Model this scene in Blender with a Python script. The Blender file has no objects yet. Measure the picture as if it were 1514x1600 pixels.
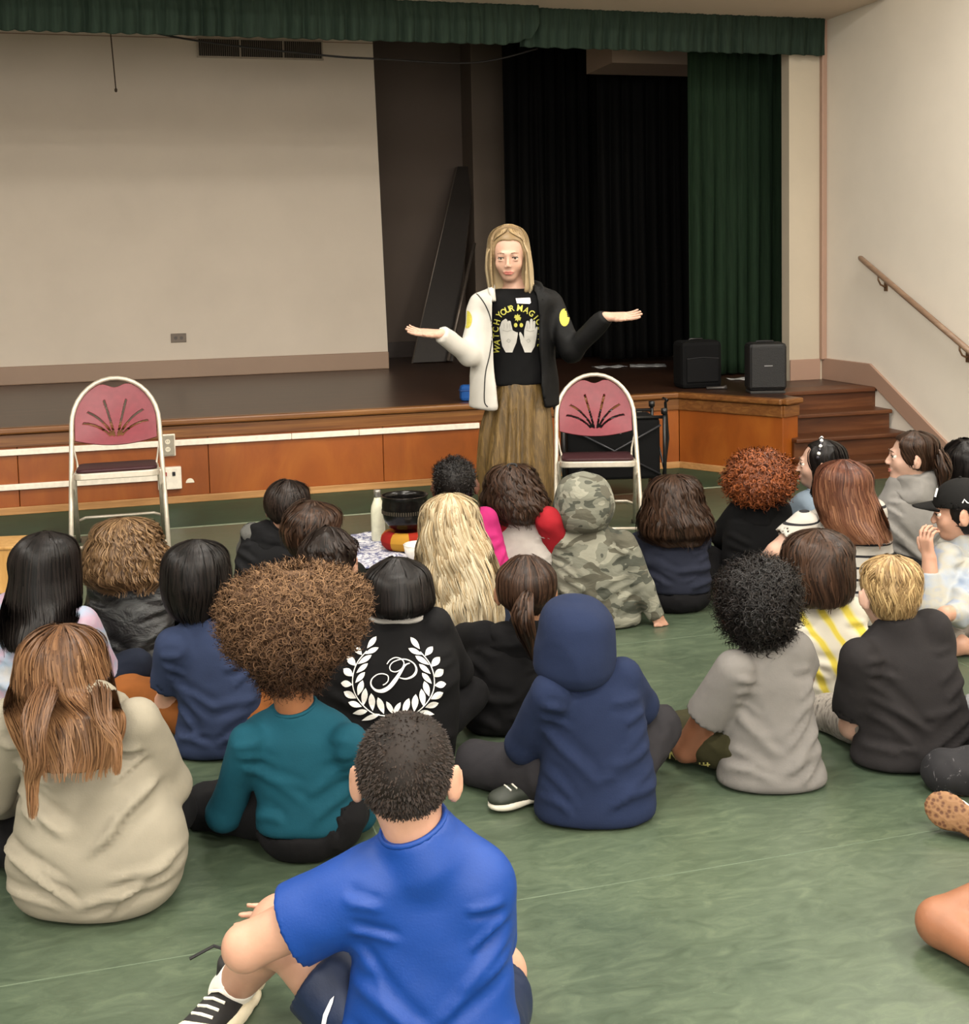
import bpy, bmesh, math, random
import numpy as np
from mathutils import Vector, Matrix
from mathutils.bvhtree import BVHTree
random.seed(7)
RNG = np.random.default_rng(7)
C = bpy.context.scene.collection
SC = bpy.context.scene

# ---------------- camera, world, lights, exposure ----------------
F = 1900.0; PX, PY = 757.0, 575.0; CAMH = 1.55
HOR = 418.0; ROLL = 0.022; TH = math.radians(15.5)      # TH: turn of the room against the view
phi = math.atan((PY - HOR) / F)
fwd = Vector((0, math.cos(phi), -math.sin(phi)))
right = Vector((1, 0, 0)); up = right.cross(fwd)
cr, sr = math.cos(ROLL), math.sin(ROLL)
right, up = (right * cr - up * sr), (up * cr + right * sr)
camd = bpy.data.cameras.new('camera'); cam = bpy.data.objects.new('camera', camd); C.objects.link(cam)
m = Matrix.Identity(4)
for i in range(3):
    m[i][0] = right[i]; m[i][1] = up[i]; m[i][2] = -fwd[i]; m[i][3] = (0, 0, CAMH)[i]
cam.matrix_world = m
camd.sensor_fit = 'AUTO'; camd.sensor_width = 36; camd.lens = F / 1600 * 36
camd.shift_x = 0; camd.shift_y = -(800 - PY) / 1600
camd.clip_start = 0.05; camd.clip_end = 60
SC.camera = cam
SC.view_settings.view_transform = 'Standard'; SC.view_settings.look = 'None'
SC.view_settings.gamma = 1; SC.view_settings.use_curve_mapping = False
SC.view_settings.exposure = 0.9
wd = bpy.data.worlds.new('world'); SC.world = wd; wd.use_nodes = True
wd.node_tree.nodes['Background'].inputs[0].default_value = (1.0, 0.95, 0.88, 1)
wd.node_tree.nodes['Background'].inputs[1].default_value = 0.28
cT, sT = math.cos(TH), math.sin(TH)
def RW(x, y, z=0.0): return Vector((x * cT - y * sT, x * sT + y * cT, z))     # room frame -> world
def area(name, x, y, z, w, h, power, tilt=0):
    l = bpy.data.lights.new(name, 'AREA'); l.shape = 'RECTANGLE'; l.size = w; l.size_y = h; l.energy = power
    l.color = (1.0, 0.94, 0.85)
    o = bpy.data.objects.new(name, l); C.objects.link(o); o.location = RW(x, y, z); o.rotation_euler = (tilt, 0, TH)
    return o
for lx in (-2.6, 0.9, 4.1):
    for ly, pw in ((-2.2, 80), (0.6, 78), (3.2, 54), (5.6, 36)):
        area('ceiling_panel_light', lx, ly, 3.9, 1.2, 0.6, pw)

rear_fill = area('added_rear_fill_light', -1.0, -3.9, 1.9, 6.0, 1.8, 135); rear_fill.rotation_euler = (math.radians(90), 0, TH); rear_fill.data.color = (1.0, 0.96, 0.92)  # added unseen fill from behind the camera, brightening the stage back wall
def ray(px, py):
    return fwd + right * ((px - PX) / F) - up * ((py - PY) / F)
def onz(px, py, z=0.0):
    d = ray(px, py); t = (z - CAMH) / d.z
    return Vector((d.x * t, d.y * t, z))
def atY(px, py, Y):
    d = ray(px, py); t = Y / d.y
    return Vector((d.x * t, Y, CAMH + d.z * t))
def onroomy(px, py, yr):                                   # hit the room plane y' = yr
    d = ray(px, py); t = yr / (-d.x * sT + d.y * cT)
    X, Y = d.x * t, d.y * t
    return (X * cT + Y * sT, yr, CAMH + d.z * t)
def toroom(v): return Vector((v.x * cT + v.y * sT, -v.x * sT + v.y * cT, v.z))

# ---------------- materials ----------------
def lin(c):
    if isinstance(c, str):
        c = [int(c[i:i + 2], 16) / 255 for i in (0, 2, 4)]
    return tuple((x / 12.92 if x <= 0.04045 else ((x + 0.055) / 1.055) ** 2.4) for x in c[:3]) + (1,)
class NT:
    def __init__(s, name):
        s.m = bpy.data.materials.new(name); s.m.use_nodes = True
        s.t = s.m.node_tree; s.b = s.t.nodes['Principled BSDF']
    def n(s, typ, **kw):
        o = s.t.nodes.new(typ)
        for k, v in kw.items():
            if k in o.inputs: o.inputs[k].default_value = v
            else: setattr(o, k, v)
        return o
    def l(s, a, b): s.t.links.new(a, b)
    def coord(s, scale=(1, 1, 1), obj=True, rot=(0, 0, 0), loc=(0, 0, 0)):
        tc = s.n('ShaderNodeTexCoord'); mp = s.n('ShaderNodeMapping')
        s.l(tc.outputs['Object'], mp.inputs[0]); mp.inputs['Scale'].default_value = scale
        mp.inputs['Rotation'].default_value = rot; mp.inputs['Location'].default_value = loc
        return mp.outputs[0]
    def noise(s, vec, scale, detail=4, rough=0.55, dist=0.0):
        o = s.n('ShaderNodeTexNoise'); o.inputs['Scale'].default_value = scale; o.inputs['Detail'].default_value = detail
        o.inputs['Roughness'].default_value = rough; o.inputs['Distortion'].default_value = dist
        s.l(vec, o.inputs['Vector']); return o.outputs['Fac']
    def ramp(s, fac, stops, const=False):
        o = s.n('ShaderNodeValToRGB'); e = o.color_ramp.elements
        if const: o.color_ramp.interpolation = 'CONSTANT'
        while len(e) < len(stops): e.new(0.5)
        for i, (p, c) in enumerate(stops):
            e[i].position = p; e[i].color = c if not isinstance(c, str) else lin(c)
        s.l(fac, o.inputs[0]); return o.outputs[0]
    def bump(s, h, strength=0.3, dist=0.01, prev=None):
        o = s.n('ShaderNodeBump'); o.inputs['Strength'].default_value = strength; o.inputs['Distance'].default_value = dist
        s.l(h, o.inputs['Height'])
        if prev is not None: s.l(prev, o.inputs['Normal'])
        s.l(o.outputs[0], s.b.inputs['Normal']); return o.outputs[0]
    def base(s, sock): s.l(sock, s.b.inputs['Base Color'])
    def set(s, **kw):
        for k, v in kw.items(): s.b.inputs[k.replace('_', ' ')].default_value = v
        return s
def shade(c, k):
    r = lin(c); return tuple(min(1, x * k) for x in r[:3]) + (1,)
MC = {}
def plain(name, c, rough=0.5, metal=0.0, **kw):
    if name in MC: return MC[name]
    t = NT(name); v = t.coord(); nz = t.noise(v, 30, 3)
    t.base(t.ramp(nz, [(0.3, shade(c, 0.9)), (0.7, shade(c, 1.08))]))
    t.set(Roughness=rough, Metallic=metal, **kw); MC[name] = t.m; return t.m
KF = 0.60                                                    # cloth reflects less than its picture value suggests
def fabric(name, c, rough=0.9, wr=0.35, var=0.14, sheen=0.0, wave=220):
    if name in MC: return MC[name]
    t = NT(name); v = t.coord(); nz = t.noise(v, 9, 5, 0.6)
    f = t.noise(v, wave, 2)
    col = t.ramp(nz, [(0.3, shade(c, KF * (1 - var))), (0.7, shade(c, KF * (1 + var)))])
    t.base(col); t.set(Roughness=rough); t.b.inputs['Specular IOR Level'].default_value = 0.22 if rough > .6 else .4
    t.b.inputs['Sheen Weight'].default_value = sheen
    vs = t.coord((1, 1, 1.4), rot=(0.3, 0.5, 0.2))
    w = t.noise(vs, 6, 1.5, 0.4, 0.4)
    b1 = t.bump(w, wr * 0.6, 0.03); t.bump(f, 0.25, 0.0015, b1)
    MC[name] = t.m; return t.m
def mixfabric(name, stops, scale=12, const=False, rough=0.9, stretch=(1, 1, 1), dist=0.0, wr=0.3, detail=3, rot=(0, 0, 0)):
    t = NT(name); v = t.coord(stretch, rot=rot); nz = t.noise(v, scale, detail, 0.5, dist)
    t.base(t.ramp(nz, [(p_, shade(c_, KF)) for p_, c_ in stops], const)); t.set(Roughness=rough)
    w = t.noise(t.coord((1, 1, 1.4)), 6, 1.5, 0.4, 0.4); b1 = t.bump(w, wr * .6, 0.03)
    t.bump(t.noise(t.coord(), 220, 2), 0.2, 0.0015, b1); return t.m
def skinm(name, c):
    if name in MC: return MC[name]
    t = NT(name); v = t.coord(); nz = t.noise(v, 14, 4)
    t.base(t.ramp(nz, [(0.3, shade(c, 0.58)), (0.7, shade(c, 0.70))]))
    t.set(Roughness=0.5); t.b.inputs['Subsurface Weight'].default_value = 0.12
    t.b.inputs['Subsurface Radius'].default_value = (0.012, 0.005, 0.003)
    t.bump(t.noise(v, 160, 3), 0.12, 0.002); MC[name] = t.m; return t.m
def hairm(name, dark, light, tip=None, rough=0.42):
    if name in MC: return MC[name]
    dark, light = shade(dark, .62), shade(light, .62); tip = tip and (shade(tip[0], .62), shade(tip[1], .62))
    t = NT(name); at = t.n('ShaderNodeAttribute', attribute_name='tone')
    sp = t.n('ShaderNodeSeparateColor'); t.l(at.outputs['Color'], sp.inputs[0])
    c1 = t.ramp(sp.outputs[0], [(0.0, dark), (1.0, light)])
    if tip:
        mx = t.n('ShaderNodeMix', data_type='RGBA'); t.l(sp.outputs[1], mx.inputs[0])
        t.l(c1, mx.inputs[6]); c2 = t.ramp(sp.outputs[0], [(0.0, tip[0]), (1.0, tip[1])]); t.l(c2, mx.inputs[7]); c1 = mx.outputs[2]
    t.base(c1); t.set(Roughness=rough); t.b.inputs['Specular IOR Level'].default_value = 0.22
    MC[name] = t.m; return t.m

# ---------------- objects ----------------
def link(name, me, mat=None, parent=None, loc=(0, 0, 0), rot=(0, 0, 0)):
    o = bpy.data.objects.new(name, me); C.objects.link(o)
    if mat is not None and me is not None: me.materials.append(mat)
    o.location = loc; o.rotation_euler = rot
    if parent is not None:
        o.parent = parent
    return o
def tag(o, label=None, cat=None, group=None, kind=None):
    if label: o['label'] = label
    if cat: o['category'] = cat
    if group: o['group'] = group
    if kind: o['kind'] = kind
    return o
def empty(name, loc=(0, 0, 0), rz=0.0, label=None, cat=None, group=None):
    o = link(name, None, None, None, loc, (0, 0, rz)); return tag(o, label, cat, group)
class MB:
    def __init__(s): s.v = []; s.f = []
    def add(s, vs, fs):
        n = len(s.v); s.v += [tuple(x) for x in vs]; s.f += [tuple(i + n for i in f) for f in fs]; return s
    def box(s, x0, x1, y0, y1, z0, z1, M=None):
        vs = [(x, y, z) for x in (x0, x1) for y in (y0, y1) for z in (z0, z1)]
        if M is not None: vs = [tuple(M @ Vector(v)) for v in vs]
        return s.add(vs, [(0, 1, 3, 2), (4, 6, 7, 5), (0, 4, 5, 1), (2, 3, 7, 6), (0, 2, 6, 4), (1, 5, 7, 3)])
    def prism(s, poly, z0, z1):
        n = len(poly)
        vs = [(p[0], p[1], z0) for p in poly] + [(p[0], p[1], z1) for p in poly]
        return s.add(vs, [tuple(range(n))[::-1], tuple(range(n, 2 * n))] + [(i, (i + 1) % n, n + (i + 1) % n, n + i) for i in range(n)])
    def tube(s, pts, r, n=8, cap=True, flat=1.0):
        pts = [Vector(p) for p in pts]; rs = r if isinstance(r, (list, tuple)) else [r] * len(pts)
        vs = []; ref = None
        for i, p in enumerate(pts):
            d = (pts[min(i + 1, len(pts) - 1)] - pts[max(i - 1, 0)]).normalized()
            if ref is None: ref = Vector((0, 0, 1)) if abs(d.z) < 0.9 else Vector((1, 0, 0))
            a = d.cross(ref).normalized(); b = a.cross(d).normalized(); ref = b
            for k in range(n):
                t = 2 * math.pi * k / n
                vs.append(p + (a * math.cos(t) + b * math.sin(t) * flat) * rs[i])
        fs = []
        for i in range(len(pts) - 1):
            for k in range(n):
                fs.append((i * n + k, i * n + (k + 1) % n, (i + 1) * n + (k + 1) % n, (i + 1) * n + k))
        if cap: fs += [tuple(range(n))[::-1], tuple(range((len(pts) - 1) * n, len(pts) * n))]
        return s.add(vs, fs)
    def lathe(s, prof, n=24, c=(0, 0, 0)):
        vs = []; m_ = len(prof)
        for k in range(n):
            t = 2 * math.pi * k / n
            for r, z in prof: vs.append((c[0] + r * math.cos(t), c[1] + r * math.sin(t), c[2] + z))
        fs = [(k * m_ + i, ((k + 1) % n) * m_ + i, ((k + 1) % n) * m_ + i + 1, k * m_ + i + 1) for k in range(n) for i in range(m_ - 1)]
        return s.add(vs, fs)
    def build(s, name, mat, parent=None, smooth=False, bevel=0, loc=(0, 0, 0), rot=(0, 0, 0)):
        me = bpy.data.meshes.new(name); me.from_pydata(s.v, [], s.f); me.update()
        bm = bmesh.new(); bm.from_mesh(me); bmesh.ops.recalc_face_normals(bm, faces=bm.faces); bm.to_mesh(me); bm.free()
        if smooth: me.shade_smooth()
        o = link(name, me, mat, parent, loc, rot)
        if bevel:
            b = o.modifiers.new('bevel', 'BEVEL'); b.width = bevel; b.segments = 2; b.limit_method = 'ANGLE'; b.angle_limit = 0.6
        return o
def grid_mesh(P, nu, nv):
    # P: (nu*nv,3) -> quads
    idx = np.arange(nu * nv).reshape(nu, nv)
    q = np.stack([idx[:-1, :-1], idx[1:, :-1], idx[1:, 1:], idx[:-1, 1:]], -1).reshape(-1, 4)
    return q
def np_mesh(name, V, Q, mat, parent=None, loc=(0, 0, 0), rot=(0, 0, 0), smooth=True, tone=None):
    me = bpy.data.meshes.new(name); V = np.asarray(V, np.float32); Q = np.asarray(Q, np.int32)
    me.vertices.add(len(V)); me.vertices.foreach_set('co', V.ravel())
    k = Q.shape[1]
    me.loops.add(Q.size); me.loops.foreach_set('vertex_index', Q.ravel())
    me.polygons.add(len(Q)); me.polygons.foreach_set('loop_start', np.arange(0, Q.size, k, dtype=np.int32))
    me.update(calc_edges=True); me.validate()
    if smooth: me.shade_smooth()
    if tone is not None and len(me.vertices) == len(tone):
        a = me.color_attributes.new('tone', 'FLOAT_COLOR', 'POINT')
        a.data.foreach_set('color', np.asarray(tone, np.float32).ravel())
    return link(name, me, mat, parent, loc, rot)

# ---------------- structure: the hall and its stage ----------------
ROT = (0, 0, TH)
def st(name, mb, mat, bevel=0, smooth=False, parent=None):
    o = mb.build(name, mat, parent, smooth, bevel, rot=ROT if parent is None else (0, 0, 0))
    if parent is None: o['kind'] = 'structure'
    return o
def wood(name, dark, mid, light, scale=(1.2, 1.2, 9), rough=0.38, nscale=3.0, rot=(0, 0, 0), spec=0.5):
    t = NT(name); v = t.coord(scale, rot=rot); a = t.noise(v, nscale, 6, 0.62, 1.2)
    b = t.noise(t.coord((1, 1, 1)), 1.3, 4)
    c = t.ramp(a, [(0.25, dark), (0.5, mid), (0.75, light)])
    mx = t.n('ShaderNodeMix', data_type='RGBA', blend_type='MULTIPLY'); mx.inputs[0].default_value = 0.6
    t.l(c, mx.inputs[6]); t.l(t.ramp(b, [(0.35, (0.62, 0.58, 0.55, 1)), (0.65, (1, 1, 1, 1))]), mx.inputs[7])
    t.base(mx.outputs[2]); t.set(Roughness=rough); t.bump(a, 0.08, 0.003); t.b.inputs['Specular IOR Level'].default_value = spec
    return t.m
M_ply = wood('stage_front_plywood', '83430f', '984f16', 'a9601f', scale=(1.4, 1.4, 0.5), nscale=2.2, rough=0.42)
M_lip = wood('stage_lip_oak', '60381a', '7d4f27', '9a6c3a', scale=(0.5, 8, 16), nscale=2.0, rough=0.35)
M_base = wood('light_wood_strip', '9a6a38', 'bb8a54', 'cfa06c', scale=(0.6, 8, 16), nscale=2.0, rough=0.5)
M_sfloor = wood('stage_floor_boards', '2c1a11', '3e271b', '533729', scale=(0.6, 9, 1), nscale=2.4, rough=0.33, spec=0.5)
M_step = wood('stair_wood', '43220f', '5a331b', '704628', scale=(0.5, 9, 9), nscale=2.0, rough=0.42)
def paint(name, c, rough=0.75, sc=60, bs=0.05):
    t = NT(name); v = t.coord(); a = t.noise(v, 2.0, 4); b = t.noise(v, sc, 4)
    t.base(t.ramp(a, [(0.3, shade(c, 0.965)), (0.7, shade(c, 1.03))])); t.set(Roughness=rough); t.bump(b, bs, 0.004); return t.m
M_wall = paint('warm_white_wall_paint', 'e4dbce', sc=90, bs=0.15)
M_back = paint('stage_back_wall_paint', 'ded2c3', 0.85, 90, 0.1)
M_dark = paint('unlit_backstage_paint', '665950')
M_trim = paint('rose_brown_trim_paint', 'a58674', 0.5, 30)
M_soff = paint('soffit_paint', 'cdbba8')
M_board = paint('stage_baseboard_paint', 'a08672', 0.5, 30)
# floor
t = NT('green_marbled_floor_tiles'); v = t.coord(rot=(0, 0, 0))
a = t.noise(v, 1.1, 6, 0.6, 0.8); b = t.noise(t.coord((1, 2.4, 1), rot=(0, 0, 0.4)), 9, 9, 0.78, 1.2); c_ = t.noise(v, 90, 4)
base = t.ramp(a, [(0.32, '3a4638'), (0.68, '4e5947')])
mx = t.n('ShaderNodeMix', data_type='RGBA', blend_type='MULTIPLY'); mx.inputs[0].default_value = 0.95
t.l(base, mx.inputs[6]); t.l(t.ramp(b, [(0.32, (0.66, 0.70, 0.66, 1)), (0.52, (0.98, 1, 0.98, 1)), (0.68, (1.4, 1.36, 1.28, 1))]), mx.inputs[7])
mark = t.ramp(t.noise(t.coord((1, 3, 1), rot=(0, 0, 0.3)), 26, 6, 0.75, 2.0), [(0.665, (0, 0, 0, 1)), (0.73, (1, 1, 1, 1))])
m2 = t.n('ShaderNodeMix', data_type='RGBA'); t.l(mark, m2.inputs[0]); t.l(mx.outputs[2], m2.inputs[6]); m2.inputs[7].default_value = lin('79866f')
t.base(m2.outputs[2]); rr = t.ramp(b, [(0.3, (0.30, 0.30, 0.30, 1)), (0.7, (0.42, 0.42, 0.42, 1))]); t.l(rr, t.b.inputs['Roughness'])
t.b.inputs['Specular IOR Level'].default_value = 0.55
t.bump(t.noise(v, 5, 5, 0.6), 0.10, 0.01); M_floor = t.m
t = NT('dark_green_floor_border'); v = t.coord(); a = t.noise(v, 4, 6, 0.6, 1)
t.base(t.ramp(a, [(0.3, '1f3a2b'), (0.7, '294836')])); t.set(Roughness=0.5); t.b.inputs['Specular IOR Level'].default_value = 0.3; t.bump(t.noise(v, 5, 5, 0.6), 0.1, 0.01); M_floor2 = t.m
M_seam = plain('pale_floor_line', '8f9a84', 0.6)
M_joint = plain('floor_joint', '55624f', 0.6)
WX = 5.35; SY = 8.43; SZ = 0.575; WB = 11.8; PYN = 8.85
fl = MB(); fl.box(-9, WX, -4, 7.60, -0.2, 0.0); floor_ = st('floor', fl, M_floor)
tag(floor_, 'green marbled resilient floor with scuffs and seams')
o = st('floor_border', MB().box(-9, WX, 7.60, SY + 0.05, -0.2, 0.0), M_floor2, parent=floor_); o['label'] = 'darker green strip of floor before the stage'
o = st('floor_line', MB().box(-9, WX, 7.575, 7.605, -0.01, 0.0012), M_seam, parent=floor_); o['label'] = 'thin pale line crossing the floor'
for k, (xx, yy0, yy1) in enumerate(((0.55, -4, 7.57), (-1.85, -4, 7.57), (2.95, -4, 7.57))):
    st('floor_seam', MB().box(xx - 0.002, xx + 0.002, yy0, yy1, -0.01, 0.0006), M_joint, parent=floor_)
for yy in (0.95, 2.75, 4.55, 6.35):
    st('floor_seam', MB().box(-9, WX, yy - 0.002, yy + 0.002, -0.01, 0.0006), M_joint, parent=floor_)
# ceiling
M_ceil = paint('ceiling_paint', 'e2dccf')
st('ceiling', MB().box(-9, WX + 0.2, -4, 8.9, 4.0, 4.15), M_ceil)
st('wall_left', MB().box(-9.2, -9, -4, 12, -0.2, 4.15), M_wall)
# right wall and the baseboard climbing the stairs
wr = st('wall_right', MB().box(WX, WX + 0.2, -4, PYN, -0.2, 4.15), M_wall)
mb = MB()
zt = SZ + 0.175
prof = [(PYN, SZ), (PYN, zt), (8.17, zt), (7.05, 0.17), (-4, 0.17), (-4, 0.0), (7.0, 0.0), (8.1, SZ)]
vs = [(WX - 0.022, y, z) for y, z in prof] + [(WX, y, z) for y, z in prof]
n = len(prof)
mb.add(vs, [tuple(range(n)), tuple(range(n, 2 * n))[::-1]] + [(i, (i + 1) % n, n + (i + 1) % n, n + i) for i in range(n)])
st('baseboard_right', mb, M_trim, bevel=0.004)
# wall return beside the proscenium, corner post, side wall of stage
PX0 = onroomy(1233, 300, PYN)[0]
st('wall_proscenium', MB().box(PX0, WX + 0.2, PYN, PYN + 0.12, SZ - 0.2, 4.15), paint('proscenium_shaded_paint', 'bfb3a0', sc=90, bs=.15))  # wall paint darkened to carry the shade beside the curtain
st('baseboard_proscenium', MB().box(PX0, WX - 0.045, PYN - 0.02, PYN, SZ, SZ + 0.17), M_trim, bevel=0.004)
st('trim_1', MB().box(WX - 0.045, WX + 0.0, PYN - 0.045, PYN, zt - 0.01, 3.46), M_trim, bevel=0.006)
# header over the proscenium
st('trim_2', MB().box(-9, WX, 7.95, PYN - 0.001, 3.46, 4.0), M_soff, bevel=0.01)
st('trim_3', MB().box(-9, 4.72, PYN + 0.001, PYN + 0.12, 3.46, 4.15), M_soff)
# stage: deck, front panels, lip
stage = empty('stage', RW(0, SY, 0), TH); stage['kind'] = 'structure'; tag(stage, 'raised wooden stage with varnished plywood front')
def local(mb):  # room frame -> stage frame
    mb.v = [(x, y - SY, z) for x, y, z in mb.v]; return mb
A = (3.86, SY); B = (4.31, 7.67); Cc = (4.47, 7.74)
deckpoly = [(-9, 13.4), (-9, SY), A, B, Cc, (4.47, 8.1), (WX, 8.1), (WX, PYN), (4.72, PYN), (4.72, PYN + .12), (WX + 1, PYN + .12), (WX + 1, 13.4)]
local(MB().prism(deckpoly, SZ - 0.03, SZ)).build('stage_deck', M_sfloor, stage)
local(MB().prism([(-9, 13.3), (-9, SY + 0.03), (A[0] + .01, SY + .03), (B[0], B[1] + .04), (4.44, 7.78), (4.44, 8.12), (WX, 8.12), (WX, 8.8), (4.7, 8.8), (4.7, 13.3)], 0, SZ - 0.031)).build('stage_core', M_step, stage)
def seg(p, q, z0, z1, out, th, mat, name, gap=0.0, bevel=0.003):
    p = Vector((p[0], p[1])); q = Vector((q[0], q[1])); d = (q - p).normalized(); nrm = Vector((d.y, -d.x))
    p2 = p + d * gap; q2 = q - d * gap
    poly = [p2 + nrm * out, q2 + nrm * out, q2 + nrm * (out - th), p2 + nrm * (out - th)]
    return local(MB().prism([(a.x, a.y) for a in poly], z0, z1)).build(name, mat, stage, bevel=bevel)
xs = [-6.9, -4.5, -3.05, -2.05, -0.85, 0.37, 1.58, 2.8, 3.86]
for i in range(len(xs) - 1):
    seg((xs[i], SY), (xs[i + 1], SY), 0.05, SZ - 0.13, 0.0, 0.028, M_ply, 'front_panel', 0.002)
seg(A, B, 0.05, SZ - 0.13, 0.0, 0.028, M_ply, 'front_panel', 0.001); seg(B, Cc, 0.0, SZ - 0.13, 0.0, 0.028, M_ply, 'front_panel', 0.001)
local(MB().box(4.44, 4.47, 7.745, 8.1, 0, SZ - 0.03)).build('front_panel', M_ply, stage, bevel=0.003)
for p, q in (((-9, SY), A), (A, B), (B, Cc)):
    seg(p, q, SZ - 0.13, SZ - 0.045, 0.016, 0.05, M_lip, 'apron_board', 0, 0.006)
    seg(p, q, SZ - 0.04, SZ + 0.003, 0.045, 0.09, M_lip, 'nosing', -0.008, 0.012)
    seg(p, q, 0.0, 0.05, 0.012, 0.04, M_base, 'base_strip', 0, 0.004)
# stairs at the right of the stage
stairs = empty('stair', RW(4.9, 7.5, 0), TH); stairs['kind'] = 'structure'; tag(stairs, 'short flight of dark wood steps up to the stage')
def sl(mb): mb.v = [(x - 4.9, y - 7.5, z) for x, y, z in mb.v]; return mb
ny = [8.10, 7.88, 7.66, 7.44]; nz_ = [SZ, SZ * .75, SZ * .5, SZ * .25]
for i in range(4):
    x0 = 4.475 if ny[i] > 7.7 else 4.40
    sl(MB().box(x0, WX - 0.03 - 0.012 * 0, ny[i] + 0.012, ny[i] + 0.035, nz_[i] - SZ * .25, nz_[i] - 0.03)).build('riser', M_step, stairs)
    sl(MB().box(x0, WX - 0.024, ny[i] - 0.025, ny[i] + 0.26, nz_[i] - 0.03, nz_[i] + (0.002 if i == 0 else 0))).build('tread', M_step, stairs, bevel=0.008)
# stage back wall (a flat pale projection wall), recess, pilaster, side
a0 = onroomy(582, 62, WB); a1 = onroomy(607, 560, WB)
xr_top = a0[0] + (a0[0] - a1[0]) * 0.1; xr_bot = a1[0]
mb = MB(); vs = [(x, y, z) for y in (WB, WB + 0.12) for x, z in ((-9, SZ), (xr_bot, SZ), (xr_top, 4.1), (-9, 4.1))]
mb.add(vs, [(0, 1, 2, 3), (4, 7, 6, 5), (0, 4, 5, 1), (1, 5, 6, 2), (2, 6, 7, 3), (3, 7, 4, 0)])
st('wall_back', mb, M_back)
st('baseboard_back', MB().box(-9, xr_bot + 0.0, WB - 0.03, WB, SZ, SZ + 0.17), M_board, bevel=0.01)
t1 = onroomy(300, 60, WB)[2]
st('trim_4', MB().box(-9, onroomy(582, 60, WB)[0], WB - 0.006, WB, t1 - 0.004, t1 + 0.004), M_board)
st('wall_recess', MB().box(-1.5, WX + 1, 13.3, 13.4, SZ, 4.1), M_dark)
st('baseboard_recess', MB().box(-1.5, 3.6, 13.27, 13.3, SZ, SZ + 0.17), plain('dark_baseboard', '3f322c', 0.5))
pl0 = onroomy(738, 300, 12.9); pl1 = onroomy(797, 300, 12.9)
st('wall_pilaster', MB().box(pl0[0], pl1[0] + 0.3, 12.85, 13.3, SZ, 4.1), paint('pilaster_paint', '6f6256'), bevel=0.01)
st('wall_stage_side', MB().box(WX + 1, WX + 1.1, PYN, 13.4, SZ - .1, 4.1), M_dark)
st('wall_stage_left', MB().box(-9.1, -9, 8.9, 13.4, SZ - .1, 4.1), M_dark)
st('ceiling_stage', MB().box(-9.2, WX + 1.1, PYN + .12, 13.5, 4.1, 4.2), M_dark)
# low soffit seen over the side curtain
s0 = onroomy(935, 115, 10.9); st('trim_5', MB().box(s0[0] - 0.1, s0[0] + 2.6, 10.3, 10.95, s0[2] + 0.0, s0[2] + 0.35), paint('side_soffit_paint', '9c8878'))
st('wall_hall_back', MB().box(-9, WX, -4.2, -4, -0.2, 4.15), M_wall)

# ---------------- curtains ----------------
def velvet(name, c, r=0.8):
    t = NT(name); v = t.coord((1, 1, 0.06)); a = t.noise(v, 60, 4, 0.6); b = t.noise(t.coord(), 240, 3)
    t.base(t.ramp(a, [(0.3, shade(c, 0.75)), (0.7, shade(c, 1.25))])); t.set(Roughness=r); t.b.inputs['Specular IOR Level'].default_value = 0.15
    t.b.inputs['Sheen Roughness'].default_value = 0.4; t.bump(b, 0.3, 0.002); return t.m
M_val = velvet('green_velour', '26332a'); M_cur = velvet('dark_green_velour', '1a2b1c'); M_blk = velvet('black_velour', '060606')
def cloth_hang(name, x0, x1, y, z0, z1, amp, per, mat, seed=0, ragged=0.0, shir=0.0, scallop=None, yslope=0.0, th=0.02):
    rg = np.random.default_rng(seed); nx = max(60, int((x1 - x0) / 0.012)); nzv = 26
    xs_ = np.linspace(x0, x1, nx); ts = np.linspace(0, 1, nzv)       # t=0 top
    ph = np.cumsum(np.interp(xs_, np.linspace(x0, x1, 40), rg.uniform(0.6, 1.5, 40)) * (xs_[1] - xs_[0]) / per * 2 * math.pi)
    am = np.interp(xs_, np.linspace(x0, x1, 60), rg.uniform(0.35, 1.25, 60))
    V = np.zeros((nx, nzv, 3))
    for j, t_ in enumerate(ts):
        s1 = np.sin(ph + 0.5 * math.sin(t_ * 3 + seed)); wv = np.sign(s1) * np.abs(s1) ** 0.7
        fine = np.sin(xs_ * 2 * math.pi / 0.035 + rg.uniform() * 0) * shir * math.exp(-t_ * 4)
        gain = 0.35 + 0.65 * min(1, t_ * 1.6)
        V[:, j, 0] = xs_ + 0.25 * amp * np.cos(ph) * gain
        V[:, j, 1] = y + yslope * (xs_ - x0) + amp * am * wv * gain + fine
        zb = z0 + ragged * (np.sin(ph * 1.0) * 0.5 + np.interp(xs_, np.linspace(x0, x1, 25), rg.uniform(-1, 1, 25)) * 0)
        if scallop is not None: zb = zb + np.interp(xs_, scallop[0], scallop[1])
        V[:, j, 2] = z1 + (zb - z1) * t_
    Q = grid_mesh(None, nx, nzv)
    o = np_mesh(name, V.reshape(-1, 3), Q, mat, rot=ROT)
    so = o.modifiers.new('thick', 'SOLIDIFY'); so.thickness = 0.006; so.offset = 0
    return o
vy = PYN - 0.12
zb = 3.17
xs1 = onroomy(838, 70, vy)[0]
o = cloth_hang('stage_valance', -6.5, xs1, vy - 0.06, zb - 0.0, 3.46, 0.028, 0.13, M_val, 3, 0.016, 0.006, scallop=([-6.5, xs1 - 0.25, xs1 - 0.06, xs1], [0, -0.0, 0.05, 0.16]))
tag(o, 'long green velour valance hanging over the left and middle of the stage', 'valance')
o = cloth_hang('stage_valance', xs1 - 0.12, WX - 0.05, vy + 0.02, zb + 0.0, 3.46, 0.026, 0.13, M_val, 5, 0.014, 0.008)
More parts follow.
